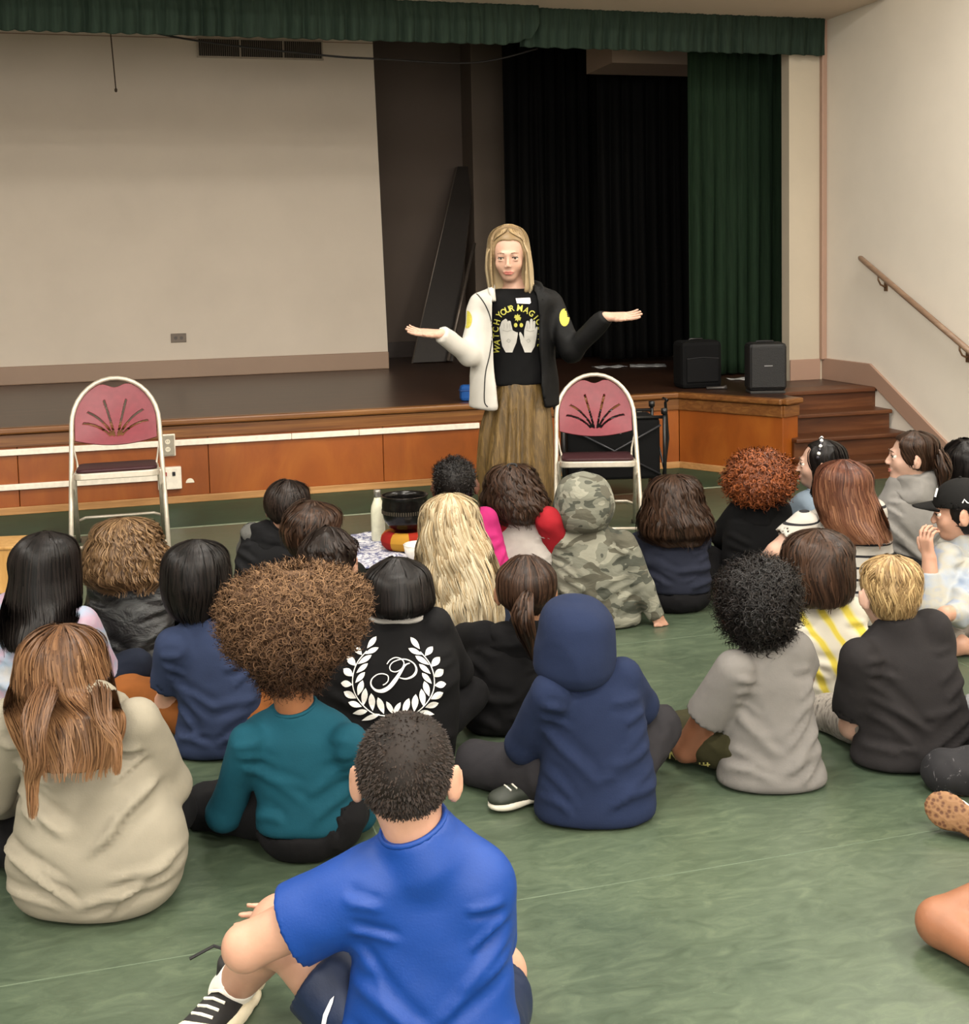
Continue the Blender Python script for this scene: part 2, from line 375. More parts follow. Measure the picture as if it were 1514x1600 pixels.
tag(o, 'shorter gathered green velour valance at the right, ending at the pink corner post', 'valance')
g0 = onroomy(1076, 400, 9.5)[0]; g1 = onroomy(1232, 400, 9.5)[0]
o = cloth_hang('stage_curtain', g0, g1, 9.5, SZ + 0.02, 3.7, 0.05, 0.115, M_cur, 11, 0.005); tag(o, 'dark green pleated velour curtain gathered at the right side of the stage', 'curtain')
b0 = onroomy(793, 300, 11.9)[0]; b1 = onroomy(948, 300, 11.9)[0]
o = cloth_hang('stage_curtain', b0, b1 + 0.1, 12.0, SZ + 0.02, 4.05, 0.05, 0.14, M_blk, 12); tag(o, 'black leg curtain hanging behind the standing woman', 'curtain')
c0 = onroomy(935, 300, 11.2)[0]; c1 = onroomy(1095, 300, 11.2)[0]
o = cloth_hang('stage_curtain', c0, c1 + 0.15, 11.2, SZ + 0.05, s0[2] + 0.05, 0.05, 0.14, M_blk, 13); tag(o, 'black backstage curtain between the woman and the green curtain', 'curtain')
# leaning dark panel in the recess
def Rp(px, py, yr): return Vector(onroomy(px, py, yr))
q = [Rp(644, 560, 12.3), Rp(706, 560, 12.3), Rp(741, 262, 13.1), Rp(714, 262, 13.1)]
q[0].z = SZ; q[1].z = SZ
base_ = (q[0] + q[1]) / 2
pan = empty('folded_table', RW(base_.x, base_.y, SZ), TH, 'tall dark folded table leaning against the backstage wall', 'table')
q = [a - base_ for a in q]
nrm = (q[1] - q[0]).cross(q[3] - q[0]).normalized()
mb = MB(); mb.add([a for a in q] + [a + nrm * 0.03 for a in q], [(0, 1, 2, 3), (4, 7, 6, 5), (0, 4, 5, 1), (1, 5, 6, 2), (2, 6, 7, 3), (3, 7, 4, 0)])
mb.build('table_top', plain('dark_laminate', '2c2622', 0.5), pan)
mb = MB(); mb.tube([q[0], q[3], q[2], q[1]], 0.016, 6); mb.build('edge_frame', plain('dull_metal_edge', '6f655c', 0.4, 0.5), pan, True)
q2 = [Rp(700, 556, 12.2), Rp(741, 380, 12.6)]; q2[0].z = SZ + .02
mb = MB(); mb.tube([a - base_ for a in q2], 0.022, 6); mb.build('leg', MC['dull_metal_edge'], pan, True)

# ---------------- wall fittings ----------------
w0 = onroomy(308, 56, WB); w1 = onroomy(503, 78, WB)
vent = empty('air_vent', RW((w0[0] + w1[0]) / 2, WB - 0.01, w0[2] - 0.19), TH, 'three-part dark slotted air vent high on the stage back wall', 'vent')
W = (w1[0] - w0[0]); H = 0.165
M_vd = plain('vent_dark', '2b2622', 0.8); M_vm = plain('vent_frame_metal', 'b3a797', 0.5, 0.2)
MB().box(-W / 2, W / 2, -0.01, 0.008, 0, H).build('backing', M_vd, vent)
fr = MB(); fr.box(-W / 2 - .01, W / 2 + .01, -0.022, 0, -0.01, 0.004); fr.box(-W / 2 - .01, W / 2 + .01, -0.022, 0, H - .004, H + .01)
for f_ in (0, .335, .68, 1): fr.box(-W / 2 + f_ * W - .006, -W / 2 + f_ * W + .006, -0.022, 0, 0, H)
fr.build('frame', M_vm, vent)
me0 = None
for k in range(60):
    x = -W / 2 + (k + 0.5) * W / 60
    if me0 is None:
        o = MB().box(-.0035, .0035, -0.02, -0.008, 0.004, H - .004).build('slat', plain('vent_slat_metal', '6a5f54', 0.5), vent); me0 = o.data; o.location.x = x
    else: link('slat', me0, None, vent, (x, 0, 0))
p = Vector(onroomy(279, 528, WB))
def outlet(loc, label, w=.07, h=.115, rz=TH, face='e8e2d4', plate='d9d2c4', horizontal=False, depth=.012):
    e = empty('wall_outlet', loc, rz, label, 'outlet')
    if horizontal: w, h = h, w
    MB().box(-w / 2, w / 2, -depth, 0, -h / 2, h / 2).build('plate', plain('plate_' + plate, plate, .4), e, bevel=.003)
    for s in (-1, 1):
        cx, cz = (s * .026, 0) if horizontal else (0, s * .026)
        r = MB(); r.tube([(cx, -depth, cz), (cx, -depth - .003, cz)], .017, 16); so = r.build('socket', plain('socket_' + face, face, .35), e)
        sl_ = MB()
        for dx in (-.006, .006): sl_.box(cx + dx - .0012, cx + dx + .0012, -depth - .0045, -depth - .0025, cz - .002, cz + .008)
        sl_.build('slot', plain('slot_black', '151210', .6), so)
    return e
outlet(RW(p.x, WB, p.z), 'bronze wall outlet low on the stage back wall', .085, .14, plate='6e5f50', face='4c4038', horizontal=True)
# raceways and boxes on the stage front
def srp(px, py): return Vector(onroomy(px, py, SY))
M_race = plain('white_raceway', 'efe6d6', .45)
r0 = srp(-120, 714); r1 = srp(252, 693); r2 = srp(272, 691); r3 = srp(748, 668)
rw = empty('cable_raceway', RW((r0.x + r3.x) / 2, SY, r1.z), TH, 'long white cable raceway along the top of the stage front', 'raceway')
xm = (r0.x + r3.x) / 2
for a, b_ in ((r0.x, srp(455, 680).x - .001), (srp(455, 680).x + .001, srp(560, 676).x), (srp(560, 676).x + .002, r3.x)):
    MB().box(a - xm, b_ - xm, -.026, 0, -.02, .02).build('channel', M_race, rw, bevel=.004)
r4 = srp(-120, 770); r5 = srp(247, 746)
rw2 = empty('cable_raceway', RW((r4.x + r5.x) / 2, SY, r5.z), TH, 'lower short white raceway behind the left chair', 'raceway')
xm = (r4.x + r5.x) / 2
MB().box(r4.x - xm, r5.x - xm, -.026, 0, -.019, .019).build('channel', M_race, rw2, bevel=.004)
p = srp(262, 695); o = outlet(RW(p.x, SY - .028, p.z), 'metal-faced double outlet box in the upper raceway', .085, .135, plate='9c9484', face='e6ddc8')
MB().box(-.05, .05, .0, .028, -.075, .075).build('housing', M_race, o, bevel=.005)
p = srp(265, 746); cb = empty('control_box', RW(p.x, SY, p.z), TH, 'white switch box with a red and a black button on the stage front', 'switch box')
MB().box(-.078, .078, -.05, 0, -.075, .075).build('box', M_race, cb, bevel=.006)
for dx, c, nm in ((-.028, 'a02018', 'red'), (.028, '15151d', 'black')):
    MB().box(dx - .010, dx + .010, -.058, -.05, .018, .045).build('button', plain('button_' + nm, c, .4), cb, bevel=.002)['label'] = nm + ' button'
p = srp(297, 754); mb = MB(); mb.tube([(math.cos(a) * .028, -.002, math.sin(a) * .028) for a in np.linspace(0, math.pi, 9)], .001, 4)
dm = MB(); dm.add([(math.cos(a) * .028, yy, math.sin(a) * .03) for yy in (-.006, 0) for a in np.linspace(0, math.pi, 11)], [tuple(range(11)), tuple(range(11, 22))[::-1]] + [(i, (i + 1) % 11, 11 + (i + 1) % 11, 11 + i) for i in range(11)])
o = dm.build('door_bumper', plain('bumper_cream', 'e9e0cc', .5), loc=RW(p.x, SY, p.z), rot=ROT); tag(o, 'small half-round cream tab right of the switch box', 'bumper')
p = srp(998, 649); outlet(RW(p.x, SY, p.z), 'pale outlet on the stage front behind the right chair', .1, .09, plate='b9ad98')
# handrail
h0 = Vector((WX - .07, 8.32, 1.53)); 
def onwall(px, py, xr):
    d = ray(px, py); t = xr / (d.x * cT + d.y * sT); X, Y = d.x * t, d.y * t
    return Vector((xr, -X * sT + Y * cT, CAMH + d.z * t))
h0 = onwall(1343, 402, WX - .07); h1 = onwall(1514, 548, WX - .07); hd = (h1 - h0).normalized(); h2 = h0 + hd * 2.2
hr = empty('handrail', RW(h0.x, h0.y, h0.z), TH, 'light wooden handrail sloping down the right wall on brackets', 'handrail')
M_rail = wood('handrail_wood', '7d6350', '8e7460', 'a0866e', scale=(6, .6, 6), rough=.4)
MB().tube([(0, 0, 0), tuple(hd * .02), tuple(hd * 2.2)], [.014, .021, .021], 14).build('rail', M_rail, hr, True)
M_br = plain('bracket_bronze', '7d6048', .35, .6)
for px in (1372, 1500):
    k = 0
    best = min(np.linspace(0, 2.2, 200), key=lambda s_: abs(((lambda w: (w.dot(right) / w.dot(fwd)) * F + PX)(RW(*(h0 + hd * s_)) - Vector((0, 0, CAMH)))) - px))
    c0_ = hd * best
    br = MB(); br.tube([c0_ + Vector((0, 0, -.02)), c0_ + Vector((0, 0, -.05)), c0_ + Vector((.02, 0, -.085)), c0_ + Vector((.05, 0, -.10)), c0_ + Vector((.068, 0, -.10))], .007, 8)
    b_ = br.build('bracket', M_br, hr, True)
    MB().box(c0_.x + .063, c0_.x + .069, c0_.y - .022, c0_.y + .022, c0_.z - .135, c0_.z - .065).build('wall_plate', M_br, b_, bevel=.002)
# cords hung in the proscenium opening
q0 = onroomy(170, 36, 9.4); q1 = onroomy(310, 64, 9.4); q2 = onroomy(500, 86, 9.4); q3 = onroomy(590, 92, 9.4); q4 = onroomy(740, 98, 9.4); q5 = onroomy(840, 76, 9.4)
def smooth_path(pts, n=8):
    pts = [Vector(p) for p in pts]; out = []
    for i in range(len(pts) - 1):
        p0 = pts[max(i - 1, 0)]; p1 = pts[i]; p2 = pts[i + 1]; p3 = pts[min(i + 2, len(pts) - 1)]
        for k in range(n):
            t = k / n; out.append(0.5 * ((2 * p1) + (p2 - p0) * t + (2 * p0 - 5 * p1 + 4 * p2 - p3) * t * t + (3 * p1 - p0 - 3 * p2 + p3) * t ** 3))
    return out + [pts[-1]]
q_1 = onroomy(90, 20, 9.4)
base_ = Vector(q0)
cord = MB(); cord.tube([p - base_ for p in smooth_path([q_1, q0, q1, q2, q3, q4, q5])], .008, 6)
o = cord.build('hanging_cable', plain('black_cable', '1d1917', .6), loc=RW(*base_), rot=ROT, smooth=True); tag(o, 'thin black cable sagging below the green valance', 'cable')
d0 = Vector(onroomy(175, 20, 11.0)); d1 = Vector(onroomy(181, 139, 11.0)); d0.x = d1.x - 0.03
cord = MB(); cord.tube([d0 - d1, (0, 0, 0)], .006, 6); cord.lathe([(0, -.03), (.012, -.02), (.012, 0), (0, .01)], 8)
o = cord.build('pull_cord', plain('brown_cord', '4a3a2c', .7), loc=RW(*d1), rot=ROT); tag(o, 'short dark pull cord hanging before the stage back wall', 'cord')

# ---------------- folding chairs ----------------
M_tube = plain('chair_enamel_tube', 'c9c0b0', .35, .35); M_red = plain('maroon_plastic', '7a2f39', .42); M_pad = fabric('maroon_seat_vinyl', '451a22', .6, .1, .06)
M_foot = plain('dark_rubber', '2a2826', .7)
def chair(loc, rz, label, sc=1.0):
    e = empty('folding_chair', loc, rz, label, 'chair', 'maroon fan-back folding chairs by the stage'); e.scale = (sc,) * 3
    yl = lambda z: -.24 + .46 * z / .9
    def arch(w, z0, ztop, n=18):
        return [(w * math.cos(a), yl(z0 + (ztop - z0) * math.sin(a)), z0 + (ztop - z0) * math.sin(a)) for a in np.linspace(0, math.pi, n)]
    pts = [(.245, yl(.0), .0), (.238, yl(.3), .3), (.232, yl(.5), .5)] + arch(.228, .66, .9) + [(-.232, yl(.5), .5), (-.238, yl(.3), .3), (-.245, yl(.0), .0)]
    MB().tube(pts, .0125, 10).build('front_frame', M_tube, e, True)
    r = MB(); r.tube([(-.24, yl(.06), .06), (.24, yl(.06), .06)], .009, 8); r.build('cross_bar', M_tube, e, True)
    for s in (-1, 1):
        MB().tube([(s * .215, -.12, .43), (s * .222, .02, .25), (s * .228, .22, .0)], .0115, 8).build('rear_leg', M_tube, e, True)
        MB().tube([(s * .20, -.02, .44), (s * .21, .10, .47), (s * .224, yl(.56) - 0.0, .56)], .006, 6).build('hinge_link', M_tube, e, True)
        for yy in (yl(.0), .22):
            MB().lathe([(0, -.0), (.016, 0), (.016, .022), (0, .022)], 10, (s * (.245 if yy < 0 else .228), yy, 0)).build('foot_cap', M_foot, e)
    MB().tube([(-.225, .15, .13), (-.18, .14, .15), (.18, .14, .15), (.225, .15, .13)], .008, 8).build('cross_bar', M_tube, e, True)
    # seat pan and pad
    def rr(w, d0, d1, rad, n=6):
        out = []
        for cx, cy, a0 in ((w - rad, d1 - rad, 0), (-w + rad, d1 - rad, 90), (-w + rad, d0 + rad, 180), (w - rad, d0 + rad, 270)):
            for k in range(n + 1):
                a = math.radians(a0 + 90 * k / n); out.append((cx + rad * math.cos(a), cy + rad * math.sin(a)))
        return out
    T = Matrix.Translation((0, 0, .42)) @ Matrix.Rotation(math.radians(3), 4, 'X').inverted()
    a = MB().prism(rr(.215, -.23, .17, .05), -.018, .016); a.v = [tuple(T @ Vector(v)) for v in a.v]; a.build('seat_pan', M_tube, e, bevel=.005)
    a = MB().prism(rr(.205, -.215, .16, .05), .016, .034); a.v = [tuple(T @ Vector(v)) for v in a.v]; a.build('seat_pad', M_pad, e, bevel=.009)
    # fan backrest with cut slots
    nu, nv = 112, 84; us = np.linspace(-1, 1, nu); V = np.zeros((nu, nv, 3)); Pm = np.zeros((nu, nv, 2))
    for i, u in enumerate(us):
        x = u * .212; top = .66 + .222 * math.sqrt(max(0, 1 - (abs(u) ** 2.1) * .985)); bot = .565 + .03 * u * u - .012
        if abs(x) < .075: top -= .028 * (0.5 + 0.5 * math.cos(math.pi * x / .075)) + 0.004
        for j in range(nv):
            z = bot + (top - bot) * j / (nv - 1)
            V[i, j] = (x, yl(z) + .004 + .035 * (1 - u * u) * math.sin(math.pi * min(1, (z - .54) / .34)), z); Pm[i, j] = (x, z)
    Q = grid_mesh(None, nu, nv); cen = Pm.reshape(-1, 2)[Q].mean(1)
    keep = np.ones(len(Q), bool)
    for th0, th1, r1, r0 in ((-62, -72, .205, .05), (-40, -52, .225, .045), (-14, -24, .235, .04), (14, 24, .235, .04), (40, 52, .225, .045), (62, 72, .205, .05)):
        dx = cen[:, 0] - .0; dz = cen[:, 1] - .555
        r = np.hypot(dx * 1.0, dz); ang = np.degrees(np.arctan2(dx, dz))
        th_r = th0 * .55 + (th1 * .78 - th0 * .55) * np.clip((r - r0) / (r1 - r0), 0, 1) if abs(th0) > 20 else th0 * .9 + (th1 - th0) * .2 * np.clip((r - r0) / (r1 - r0), 0, 1)
        dd = np.abs(np.radians(ang - th_r)) * r
        keep &= ~((dd < .0058) & (r > r0) & (r < r1) & (cen[:, 1] < .845))
    o = np_mesh('backrest', V.reshape(-1, 3), Q[keep], M_red, e); so = o.modifiers.new('t', 'SOLIDIFY'); so.thickness = .008; so.offset = 0
    return e
s_ = 1.0
chair(Vector(((138 - 757) / 288 + .05, 6.85, 0)), math.radians(16), 'maroon folding chair at the left, in front of the white switch box', 1.06)
chair(Vector(((931 - 757) / 272, 7.0, 0)), math.radians(-3), 'maroon folding chair right of the standing woman, before the black wagon', 1.0)

# ---------------- black folding wagon ----------------
wx = (948 - 757) / 236; wg = empty('folding_wagon', (wx, 7.93, 0), math.radians(3), 'black fabric folding wagon parked behind the right chair', 'wagon')
M_wf = fabric('black_wagon_fabric', '0b0b0d', .85, .4); M_bl = plain('black_enamel', '141416', .35)
mb = MB(); W, D, z0, z1 = .30, .2, .17, .56
mb.box(-W, W, -D, D, z0, z1); mb.f = mb.f[:]; o = mb.build('tub', M_wf, wg, bevel=.02)
for sx in (-1, 1):
    for sy in (-1, 1):
        p = MB(); p.tube([(sx * (W + .025), sy * (D + .01), .13), (sx * (W + .025), sy * (D + .01), .60)], .012, 8); p.lathe([(0, .59), (.02, .59), (.022, .625), (0, .63)], 10, (sx * (W + .025), sy * (D + .01), 0)); p.build('post', M_bl, wg, True)
        w = MB(); w.v = []; w.lathe([(.0, -.02), (.05, -.02), (.068, -.014), (.068, .014), (.05, .02), (0, .02)], 18)
        w.v = [(z + sx * (W + .02), x + sy * (D - .02), y + .068) for x, y, z in w.v]; wh = w.build('wheel', M_bl, wg, True)
        h = MB(); h.lathe([(0, -.024), (.02, -.024), (.02, .024), (0, .024)], 12); h.v = [(z + sx * (W + .02), x + sy * (D - .02), y + .068) for x, y, z in h.v]; h.build('hub', plain('grey_plastic', '55555a', .5), wh)
for s in (-1, 1):
    MB().tube([(-s * W, -D - .014, .2), (s * W, -D - .014, .52)], .007, 6).build('cross_tube', plain('grey_tube', '3c3c40', .35, .5), wg, True)
    MB().tube([(s * (W + .03), -D, .2), (s * (W + .03), D, .5)], .007, 6).build('cross_tube', MC['grey_tube'], wg, True)
    MB().tube([(-W - .02, s * D, .57), (W + .02, s * D, .57)], .011, 8).build('rail', M_bl, wg, True)
MB().tube([(W + .06, 0, .16), (W + .09, 0, .4), (W + .075, 0, .64), (W + .075, -.06, .66), (W + .075, .06, .66)], .010, 8).build('pull_handle', M_bl, wg, True)
mk = MB()
for k, (x, w, h) in enumerate(((-.09, .02, .016), (-.066, .018, .02), (-.045, .016, .014), (-.024, .02, .016), (0, .018, .022), (.022, .02, .014), (.046, .018, .016), (.07, .024, .014), (.098, .018, .012))):
    mk.box(x - w / 2 - .06, x + w / 2 - .06, -D - .004, -D + .002, .475 - h / 2, .475 + h / 2)
mk.build('white_print', plain('white_print', 'e8e6e0', .6), wg)

# ---------------- objects on the stage ----------------
M_pa = plain('speaker_shell', '08080a', .6)
t = NT('speaker_grille'); v = t.coord(); vr = t.n('ShaderNodeTexVoronoi', **{'Scale': 160.0}); t.l(v, vr.inputs['Vector'])
t.base(t.ramp(vr.outputs['Distance'], [(0.2, '040405'), (0.6, '0e0e10')])); t.set(Roughness=.6); t.bump(vr.outputs['Distance'], .5, .003); M_gr = t.m
c = onz(1200, 615, SZ); sp = empty('portable_speaker', c + Vector((0, .08, 0)), TH - .3, 'black portable speaker standing at the right corner of the stage', 'speaker')
b_ = MB().box(-.14, .14, -.10, .11, .02, .375); b_.build('cabinet', M_pa, sp, bevel=.03)
g = MB().box(-.125, .125, -.112, -.098, .045, .35).build('grille', M_gr, sp, bevel=.012)
MB().box(-.03, .03, -.1165, -.1115, .205, .212).build('badge', plain('silver_badge', '8a8a8c', .4, .6), sp)
MB().box(-.13, .13, -.095, .10, 0, .022).build('foot_rail', M_foot, sp, bevel=.006)
hd_ = MB(); hd_.tube([(-.07, .03, .365), (-.06, .03, .382), (.06, .03, .382), (.07, .03, .365)], .008, 8); hd_.build('handle', M_pa, sp, True)
c = onz(1093, 607, SZ); bg = empty('speaker_bag', c + Vector((0, .1, 0)), TH - .1, 'black soft equipment bag on the stage in front of the green curtain', 'bag')
MB().box(-.165, .165, -.12, .12, 0, .37).build('body', M_wf, bg, bevel=.035)
MB().box(-.13, .13, -.135, -.118, .05, .24).build('front_pocket', fabric('bag_pocket', '101012', .8), bg, bevel=.015)
zz = MB(); zz.tube([(-.13, -.136, .235), (0, -.138, .245), (.13, -.136, .235)], .003, 5); zz.build('zip', plain('dark_zip', '3b3b3d', .4, .5), bg)
hd_ = MB(); hd_.tube([(-.06, .03, .36), (-.05, .03, .380), (.05, .03, .380), (.06, .03, .36)], .008, 8); hd_.build('carry_handle', M_bl, bg, True)
mic = onz(1118, 609, SZ); mi = MB(); mi.tube([(-.07, 0, .014), (.06, .01, .014), (.085, .012, .016)], [.011, .013, .02], 10)
o = mi.build('microphone', plain('mic_grey', '4b4744', .4, .4), loc=mic, smooth=True); tag(o, 'small dark handheld microphone lying beside the black bag', 'microphone')
M_paper = plain('glossy_white_sheet', 'e3e5e6', .25)
for k, (px, py, w, d, r, lb) in enumerate(((952, 573, .30, .2, .2, 'white sheet lying on the stage floor, left of the pair'), (1012, 571, .34, .3, -.1, 'crumpled white sheet on the stage floor, right of the pair'), (1158, 592, .2, .15, .4, 'small white sheet on the stage between bag and speaker'))):
    c = onz(px, py, SZ + .004); n = 9; V = [(x, y, .006 * math.sin(x * 40 + k) * math.cos(y * 33) + .01 * (abs(x / w) ** 3) + .002) for x in np.linspace(-w / 2, w / 2, n) for y in np.linspace(-d / 2, d / 2, n)]
    o = np_mesh('paper_sheet', V, grid_mesh(None, n, n), M_paper, loc=c, rot=(0, 0, r)); o.modifiers.new('t', 'SOLIDIFY').thickness = .0015
    tag(o, lb, 'paper', 'white sheets left on the stage floor')
c = onz(727, 628, SZ); b = empty('blue_pouch', c + Vector((.02, .07, 0)), .2, 'small blue pouch at the edge of the stage behind the woman', 'pouch')
mb = MB().box(-.06, .06, -.04, .04, 0, .12); mb.build('body', fabric('blue_pouch_cloth', '2463b8', .7), b, bevel=.025)
MB().box(-.063, .063, -.044, .044, .075, .083).build('strap', plain('dark_blue', '173c78', .6), b, bevel=.002)
# ---------------- singing bowl corner ----------------
t = NT('patterned_cloth'); v = t.coord(); a = t.noise(v, 16, 5, .65, 2.5)
t.base(t.ramp(a, [(.40, 'e9e8ec'), (.49, 'd3d3df'), (.56, '5b5f86'), (.66, '8a8fb0')])); t.set(Roughness=.9); t.bump(a, .5, .01)
P0 = onz(548, 836); P1 = onz(690, 833); P2 = onz(680, 892); P3 = onz(545, 892)
n = 40; V = []
for i in range(n):
    for j in range(n):
        u, w = i / (n - 1), j / (n - 1); p = (P0 * (1 - u) + P1 * u) * (1 - w) + (P3 * (1 - u) + P2 * u) * w
        V.append((p.x - P3.x, p.y - P3.y, .008 + .007 * math.sin(p.x * 31 + 2 * math.sin(p.y * 9)) * math.sin(p.y * 23)))
o = np_mesh('floor_cloth', V, grid_mesh(None, n, n), t.m, loc=(P3.x, P3.y, 0)); o.modifiers.new('t', 'SOLIDIFY').thickness = .004
tag(o, 'white cloth with indigo pattern spread on the floor under the bowl', 'cloth')
bx, by = (625 - 757) / 290, 6.62
# ring cushion in coloured wedges
cu = empty('bowl_cushion', (bx, by, .016), 0, 'round red and yellow patchwork cushion under the black bowl', 'cushion')
cols = ['b3261f', 'e2a63a', 'c2341f', 'e88a34']
R_, r_ = .095, .05; nt, ns = 8, 12
for w in range(8):
    V = []
    for i in range(nt + 1):
        a = 2 * math.pi * (w + i / nt) / 8 + .2
        for j in range(ns + 1):
            b_ = 2 * math.pi * j / ns; rr_ = R_ + r_ * math.cos(b_) * .9
            V.append((rr_ * math.cos(a), rr_ * math.sin(a), .05 + r_ * math.sin(b_)))
    np_mesh('wedge', V, grid_mesh(None, nt + 1, ns + 1), fabric('cushion_' + cols[w % 4], cols[w % 4], .8, .15, .06), cu)
MB().lathe([(0, .02), (.09, .02), (.09, .085), (0, .085)], 20).build('core', fabric('cushion_core', '8c1f1a', .8), cu)
bo = empty('singing_bowl', (bx, by, .118), 0, 'large black singing bowl with an etched band on the cushion', 'bowl')
t = NT('black_bowl_metal'); v = t.coord(); a = t.noise(v, 60, 4); t.base(t.ramp(a, [(.3, '0d0c0c'), (.7, '1d1a18')])); t.set(Roughness=.22, Metallic=.3); M_bowl = t.m
prof = [(0, 0), (.06, .003), (.095, .022), (.118, .06), (.127, .10), (.128, .14), (.124, .17), (.126, .188), (.130, .195), (.124, .195), (.118, .17), (.121, .14), (.118, .10), (.108, .06), (.08, .025), (0, .014)]
MB().lathe(prof, 48).build('body', M_bowl, bo, True)
bn = MB()
for k in range(60):
    a = 2 * math.pi * k / 60; x, y = .1278 * math.cos(a), .1278 * math.sin(a)
    M = Matrix.Translation((x, y, .108)) @ Matrix.Rotation(a, 4, 'Z'); bn.box(-.001, .0022, -.0035, .0035, -.010, .010, M)
bd = bn.build('etched_band', plain('worn_bronze', '5b5348', .35, .5), bo); bd['kind'] = 'stuff'
w_ = empty('small_bowl', (.0 + (648 - 757) / 300, 6.33, .014), 0, 'small white bowl in front of the patchwork cushion', 'bowl')
MB().lathe([(0, 0), (.04, 0), (.06, .012), (.078, .04), (.086, .085), (.080, .085), (.072, .042), (.05, .018), (0, .012)], 32).build('body', plain('white_glaze', 'efeae2', .25), w_, True)
MB().lathe([(.083, .083), (.088, .086), (.083, .089), (.079, .086), (.083, .083)], 32).build('rim', MC['white_glaze'], w_, True)
bt = empty('water_bottle', ((583 - 757) / 278 + .0, 6.84, .012), 0, 'tall cream metal water bottle left of the black bowl', 'bottle')
MB().lathe([(0, 0), (.036, 0), (.040, .006), (.040, .17), (.036, .20), (.022, .235), (.019, .25), (0, .25)], 24).build('body', plain('cream_enamel', 'e3e2c9', .4), bt, True)
MB().lathe([(0, .25), (.021, .25), (.021, .285), (.018, .292), (0, .292)], 24).build('cap', plain('brushed_steel', 'b0aca4', .35, .8), bt, True)
# wooden box at the left edge
c = onz(-22, 935, 0); bx_ = empty('wooden_box', c + Vector((0, .2, 0)), .1, 'light wooden box at the left edge behind the long-haired child', 'box')
M_lw = wood('light_pine', 'a97d42', 'c59757', 'd8ae6f', scale=(8, 8, .6), nscale=2)
for s in (-1, 1): MB().box(s * .14 - .009, s * .14 + .009, -.12, .12, 0, .22).build('side_panel', M_lw, bx_, bevel=.002)
for s in (-1, 1): MB().box(-.131, .131, s * .111 - .009, s * .111 + .009, 0, .22).build('end_panel', M_lw, bx_, bevel=.002)
MB().box(-.131, .131, -.1, .1, .0, .012).build('bottom', M_lw, bx_); MB().box(-.15, .15, -.13, .13, .22, .235).build('lid', M_lw, bx_, bevel=.003)

# ---------------- figure engine: smooth distance fields turned into one continuous surface ----------------
def smin(a, b, k):
    if k <= 0: return np.minimum(a, b)
    h = np.clip(0.5 + 0.5 * (b - a) / k, 0, 1); return b + (a - b) * h - k * h * (1 - h)
def smax(a, b, k): return -smin(-a, -b, k)
class Shape:
    def __init__(s): s.p = []
    def cap(s, a, b, ra, rb=None, k=.02, cut=None, op='u'):
        a = np.array(a, float); b = np.array(b, float); rb = ra if rb is None else rb
        lo = np.minimum(a - ra, b - rb); hi = np.maximum(a + ra, b + rb)
        ba = b - a; L = max(ba @ ba, 1e-9)
        def f(P):
            t = np.clip((P - a) @ ba / L, 0, 1); d = np.linalg.norm(P - a - t[:, None] * ba, axis=1) - (ra + t * (rb - ra))
            if cut is not None: d = np.maximum(d, (P - b) @ (ba / math.sqrt(L)) - cut)
            return d
        s.p.append((f, k, lo, hi, op)); return s
    def ell(s, c, r, M=None, k=.02, op='u'):
        c = np.array(c, float); r = np.array(r, float); R = np.array(M) if M is not None else np.eye(3); mr = r.min(); R_ = max(r)
        def f(P):
            q = (P - c) @ R; k0 = np.linalg.norm(q / r, axis=1); k1 = np.linalg.norm(q / (r * r), axis=1) + 1e-9
            return k0 * (k0 - 1) / k1
        s.p.append((f, k, c - R_, c + R_, op)); return s
    def loft(s, L, off=0.0, k=.02, op='u', zlo=None, zhi=None, rnd=.02):
        z = L['z']; z0 = z[0] if zlo is None else zlo; z1 = z[-1] if zhi is None else zhi
        lo = np.array([(L['x'] - L['a']).min(), (L['y'] - L['b']).min(), z0]) - off; hi = np.array([(L['x'] + L['a']).max(), (L['y'] + L['b']).max(), z1]) + off
        def f(P):
            zz = P[:, 2]; a = np.interp(zz, z, L['a']) + off; b = np.interp(zz, z, L['b']) + off
            x = (P[:, 0] - np.interp(zz, z, L['x'])); y = (P[:, 1] - np.interp(zz, z, L['y']))
            e = L.get('e', 2.3)
            q = (np.abs(x / a) ** e + np.abs(y / b) ** e) ** (1 / e)
            rr = np.sqrt(x * x + y * y) + 1e-6
            d = (q - 1) * np.minimum(rr / np.maximum(q, .15), np.maximum(a, b)); d = np.where(q < .3, -np.minimum(a, b) * .7, d)
            return smax(d, np.maximum(z0 - zz, zz - z1), rnd)
        s.p.append((f, k, lo, hi, op)); return s
    def fn(s, f, lo, hi, k=.01, op='u'): s.p.append((f, k, np.array(lo, float), np.array(hi, float), op)); return s
    def __call__(s, P):
        d = np.full(len(P), .5)
        for f, k, lo, hi, op in s.p:
            m_ = np.all((P > lo - .06 - k) & (P < hi + .06 + k), axis=1); i = np.nonzero(m_)[0]
            if op == 'i': i = np.arange(len(P))
            if not len(i): continue
            v = f(P[i])
            d[i] = smin(d[i], v, k) if op == 'u' else smax(d[i], -v, k) if op == 's' else smax(d[i], v, k)
        return d
    def bounds(s):
        u = [p for p in s.p if p[4] == 'u']; return np.min([p[2] for p in u], 0) - .02, np.max([p[3] for p in u], 0) + .02
